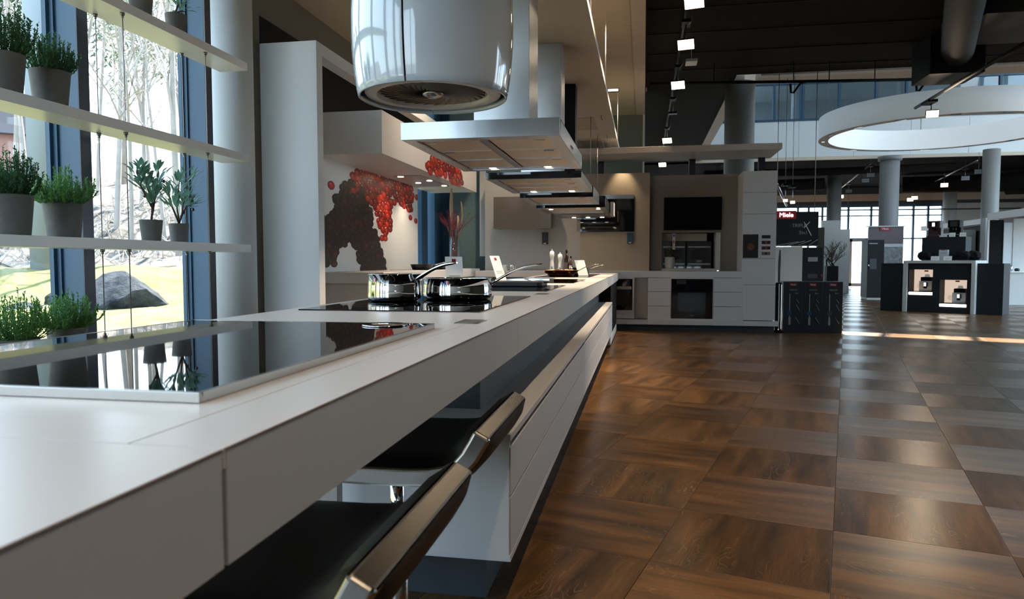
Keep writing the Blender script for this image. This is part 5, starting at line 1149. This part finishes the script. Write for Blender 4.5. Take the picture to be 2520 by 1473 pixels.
t = thing('fridge_display', 'tall dark fridge at the front of the rear display', 'fridge', (6.6, 22, 0)); obj('body', MB(t).box(6.34, 6.78, 22.0, 22.6, .06, 1.72), M['signdark'], t, bevel=.004); obj('base', MB(t).box(6.36, 6.76, 22.02, 22.6, .001, .06), M['greywall2'], t)
obj('dispenser', MB(t).box(6.40, 6.58, 21.985, 22.0, .88, 1.18), M['plinth'], t); obj('print', MB(t).box(6.37, 6.60, 21.99, 22.0, 1.60, 1.63), M['greytext'], t); obj('handle', MB(t).tube([(6.37, 21.99, .93), (6.36, 21.95, .98), (6.37, 21.99, 1.03)], .018, 8), M['chrome'], t)
t = thing('poster_board', 'mauve board with red logo above the dark fridge', 'board', (6.8, 22.7, 1.2)); obj('board', MB(t).box(6.56, 7.52, 22.72, 22.76, 1.62, 2.12), M['mauve'], t); obj('emblem', MB(t).box(6.87, 7.16, 22.70, 22.72, 2.01, 2.115), M['red'], t); text('lettering', 'Miele', .085, t, Vector((7.015, 22.695, 2.06)) - t.matrix_basis.translation, (pi/2, 0, 0), M['whitetext'])
obj('top_edge', MB(t).box(6.5, 7.54, 22.68, 22.78, 2.12, 2.15), M['greywall2'], t); obj('band', MB(t).box(6.9, 7.52, 22.715, 22.76, 1.53, 1.62), M['column'], t); obj('tree_print', MB(t).box(6.95, 7.52, 22.72, 22.76, 1.0, 1.53), mat('tree_print', (.22, .23, .23), .6, noise=.9, nscale=14), t); obj('post', MB(t).box(6.56, 6.6, 22.76, 22.8, .001, 2.1).box(7.48, 7.52, 22.76, 22.8, .001, 2.1), M['darkgrey'], t)

# coffee island, turned towards the aisle
RZC = radians(-35.4); O = (6.18, 16.565, 0)
def cw(x, y, z): return (O[0] + x*cos(RZC) - y*sin(RZC), O[1] + x*sin(RZC) + y*cos(RZC), z)
t = thing('coffee_island', 'dark display counter with a white frame and two lit niches', 'display counter', O, RZC)
obj('frame', MB().box(-.685, -.60, 0, .9, .001, 1.12).box(.615, .685, 0, .9, .001, 1.12).box(-.60, .615, 0, .9, 1.06, 1.12), M['greywall2'], t, bevel=.003)
D0 = .05; D1 = .42
mb = MB(); mb.box(-.60, .615, D0, D1, .72, 1.06).box(-.60, -.575, D0, D1, .001, .72).box(-.575, -.11, D0, D1, .001, .37).box(-.11, .03, D0, D1, .001, .92).box(.03, .53, D0, D1, .001, .13).box(.53, .615, D0, D1, .001, .92) 
mb = MB(); mb.box(-.60, .615, D0, D1, .925, 1.06).box(-.60, -.575, D0, D1, .001, .925).box(-.575, -.11, D0, D1, .001, .37).box(-.11, .03, D0, D1, .001, .925).box(.03, .53, D0, D1, .001, .13).box(.03, .53, D0, D1, .71, .925).box(.53, .615, D0, D1, .001, .925)
obj('front', mb, M['signdark'], t)
for x0, x1, z0, z1 in ((-.575, -.11, .445, .925), (.03, .53, .21, .71)):
    p_ = obj('niche', MB().box(x0, x1, D1 - .01, D1, z0 - .07, z1), M['backlit'], t); obj('cup_print', MB().lathe([(0, 0), (.062, .0006)], 18, (0, 0, 0), 0, M=Matrix.Translation((x0 + .12, D1 - .0105, z0 + .11)) @ Matrix.Rotation(pi/2, 4, 'X')), mat('cup_print', (.85, .72, .55), .5, emit=.4, ecol=(1, .8, .6)), p_)
    obj('emblem', MB().box(x0 + .2, x0 + .28, D1 - .012, D1 - .01, z1 - .05, z1 - .02), M['red'], p_)
    obj('shelf', MB().box(x0, x1, D0 + .02, D1 - .01, z0 - .012, z0), M['black'], t); obj('light_strip', MB().box(x0 + .0, x1 - .0, D0 - .015, D0 + .05, z0 - .068, z0 - .013), M['strip'], t, bevel=.012)
obj('wing', MB().box(-1.14, -.69, .02, .6, .001, 1.06), M['signdark'], t); obj('wing', MB().box(.69, 1.15, .14, .7, .001, 1.06), M['signdark'], t)
obj('body', MB().box(-.60, .615, D1, .9, .001, 1.06), M['signdark'], t); obj('tower', MB().box(-.44, .40, .40, .85, 1.12, 1.63), M['signdark'], t, bevel=.003)
def machine(loc, label, m1, m2, w=.22, h=.33, disp='signwhite'):
    t = thing('coffee_machine', label, 'coffee machine', loc, RZC); d = .28
    obj('body', MB().box(-w/2, w/2, .1, d, .001, h).box(-w/2, w/2, 0, .1, h*.56, h).box(-w/2, w/2, -.02, .1, .001, h*.12), M[m1], t, bevel=.008)
    obj('spout', MB().cyl((-.02, .04, h*.40), .016, h*.18, 12).cyl((.03, .04, h*.40), .016, h*.18, 12), M[m2], t); obj('front_panel', MB().box(-w*.30, w*.30, -.004, 0, h*.62, h*.92), M[m2], t, bevel=.002); obj('display', MB().box(-w*.10, w*.10, -.006, -.004, h*.66, h*.88), M[disp], t); obj('tray', MB().box(-w*.4, w*.4, -.03, .09, h*.12, h*.14), M['steeldark'], t)
    return t
def mach_low(loc, label, m1):
    t = thing('coffee_machine', label, 'coffee machine', loc, RZC); w, h = .25, .23
    obj('body', MB().box(-w/2, w/2, .02, .24, .001, h), M[m1], t, bevel=.006); obj('top', MB().box(-w*.42, w*.42, .04, .23, h, h + .085), M['black'], t, bevel=.01); obj('hopper', MB().cyl((.0, .13, h + .085), .055, .06, 18, r2=.04), M['glassdark'], t)
    obj('display', MB().box(-.04, .05, .014, .02, h*.48, h*.88), M['frameblue'], t); obj('button', MB().box(-.03, -.012, .012, .014, h*.52, h*.84).box(-.005, .012, .012, .014, h*.52, h*.84), M['signwhite'], t); obj('spout', MB().box(-.03, .03, -.01, .02, h*.30, h*.47), M['black'], t)
    return t
mach_low(cw(-.27, .11, .446), 'beige coffee machine in the upper lit niche', 'beige'); mach_low(cw(.37, .11, .211), 'grey coffee machine in the lower lit niche', 'column')
M['maroon'] = mat('maroon', (.045, .008, .012), .35)
machine(cw(-.25, .50, 1.631), 'dark red coffee machine on top of the display tower', 'maroon', 'black', .25, .36); machine(cw(.14, .50, 1.631), 'black coffee machine on top of the display tower', 'black', 'walnut', .23, .36, 'walnut')
for p, s_, l in ((( -.10, .12, 1.1205), (.16, .095), 'left white price plate on the counter frame'), ((.14, .12, 1.1205), (.16, .095), 'right white price plate on the counter frame'), ((.13, .44, 1.6305), (.12, .09), 'white price plate on the tower before the black machine'), ((.33, .44, 1.6305), (.12, .09), 'white price plate at the right edge of the tower')):
    t = thing('price_plate', l, 'sign', cw(*p), RZC, 'white price plates on the coffee display'); obj('plate', MB().box(-s_[0]/2, s_[0]/2, 0, .004, 0, s_[1], 0, Matrix.Rotation(radians(-12), 4, 'X')), M['paper'], t); obj('print', MB().box(-s_[0]*.3, s_[0]*.3, -.001, 0, s_[1]*.4, s_[1]*.46, 0, Matrix.Rotation(radians(-12), 4, 'X')), M['greytext'], t); obj('foot', MB().box(-s_[0]/2, s_[0]/2, 0, .05, 0, .003), M['paper'], t)
t = thing('coffee_pack', 'grey carton standing between the two price plates', 'box', cw(.02, .26, 1.1205), RZC); obj('box', MB().box(-.085, .085, 0, .1, 0, .23), M['column'], t, bevel=.003); obj('emblem', MB().box(-.04, .04, -.002, 0, .22, .24), M['red'], t); obj('print', MB().box(-.05, .05, -.001, 0, .15, .165), M['greytext'], t)
for p, l, sd in (((-.33, .24, 1.1205), 'dark round basket at the left before the tower', 1), ((.38, .26, 1.1205), 'dark coffee bag at the right before the tower', 2), ((.55, .36, 1.1205), 'fluffy black object at the right end of the counter', 3)):
    rnd = random.Random(sd); bm = bmesh.new(); bmesh.ops.create_icosphere(bm, subdivisions=3, radius=1)
    for v in bm.verts: v.co = v.co*(1 + rnd.uniform(-.09, .09)); v.co = Vector((v.co.x*.15, v.co.y*.10, max(-.098, v.co.z*.11)))
    me = bpy.data.meshes.new('coffee_bag'); bm.to_mesh(me); bm.free(); me.materials.append(M['black']); o = bpy.data.objects.new('coffee_bag', me); C.objects.link(o); p2 = cw(*p); o.location = (p2[0], p2[1], p2[2] + .099); o.rotation_euler = (0, 0, RZC); tag(o, l, 'bag')
machine(cw(-.30, .16, 1.1205), 'small dark machine before the tower at the left of the price plates', 'black', 'walnut', .12, .16, 'redflag')
# booths at the far right
t = thing('rear_booth', 'white canopy booth at the far right behind the grey pillar', 'booth', (9.4, 24, 0)); obj('beam', MB(t).box(9.2, 9.4, 21.75, 26.2, 2.13, 2.28), M['white'], t); obj('pillar', MB(t).box(9.13, 9.33, 21.4, 21.7, .001, 2.28), M['wallgrey'], t); obj('glass_panel', MB(t).box(9.36, 9.4, 22.6, 26.2, .85, 1.98), M['balcony'], t); obj('side_panel', MB(t).box(9.0, 9.30, 22.4, 22.5, .001, 2.0), M['wallgrey'], t); obj('dark_back', MB(t).box(9.42, 9.5, 21.75, 26.2, .001, 2.12), M['black'], t)
t = thing('front_booth', 'dark walled booth with white canopy at the right picture edge', 'booth', (9.2, 19, 0)); obj('beam', MB(t).box(8.74, 8.86, 15.5, 20.4, 2.17, 2.34), M['white'], t); obj('post', MB(t).box(8.74, 8.78, 20.35, 20.4, .85, 2.17), M['white'], t); obj('back_panel', MB(t).box(8.78, 9.15, 20.45, 20.5, .84, 2.17), M['black'], t); obj('ceiling_panel', MB(t).box(8.86, 10.5, 15.5, 20.5, 2.3, 2.34), M['signdark'], t)
obj('mirror', MB(t).box(9.15, 9.36, 20.42, 20.45, 1.0, 2.1), M['balcony'], t); obj('side_panel', MB(t).box(9.36, 10.2, 20.4, 20.5, .84, 2.2), M['greywall2'], t); obj('counter_top', MB(t).box(8.72, 10.2, 19.9, 20.45, .82, .85), M['white'], t); obj('counter_front', MB(t).box(8.96, 10.2, 19.95, 20.4, .001, .82), M['greywall2'], t)
for x in (8.75, 8.80, 8.86, 8.91): obj('chrome_leg', MB(t).cyl((x, 20.1, .001), .014, .82, 10), M['steel'], t)
for (x, h, r, m, l) in ((8.98, .20, .012, 'white', 'thin white candle on the far right booth counter'), (9.06, .17, .05, 'herb', 'green bowl plant on the far right booth counter'), (9.22, .14, .03, 'chrome', 'chrome tap on the far right booth counter'), (9.36, .08, .06, 'walnut', 'dark box on the far right booth counter')):
    o = obj('counter_item', MB().lathe([(0, 0), (r*.8, 0), (r, h*.5), (r*.9, h*.85), (0, h)], 12), M[m]); o.location = (x, 20.15, .8505); tag(o, l, 'ornament')
for k, x in enumerate((11.55, 11.85)): o = obj('wall_sign', MB().cyl((0, 0, 0), .12, .03, 16, M=Matrix.Rotation(pi/2, 4, 'X')) if k == 0 else MB().box(-.14, .14, -.03, 0, -.08, .08), M['red' if k == 0 else 'darkgrey']); o.location = (x + 1.2, 33.2, 2.75); tag(o, ('round red sign on the rear wall beside the windows', 'small dark plate on the rear wall beside the red sign')[k], 'sign')
# stored merchandise seen through the rear windows
bpy.context.view_layer.update()
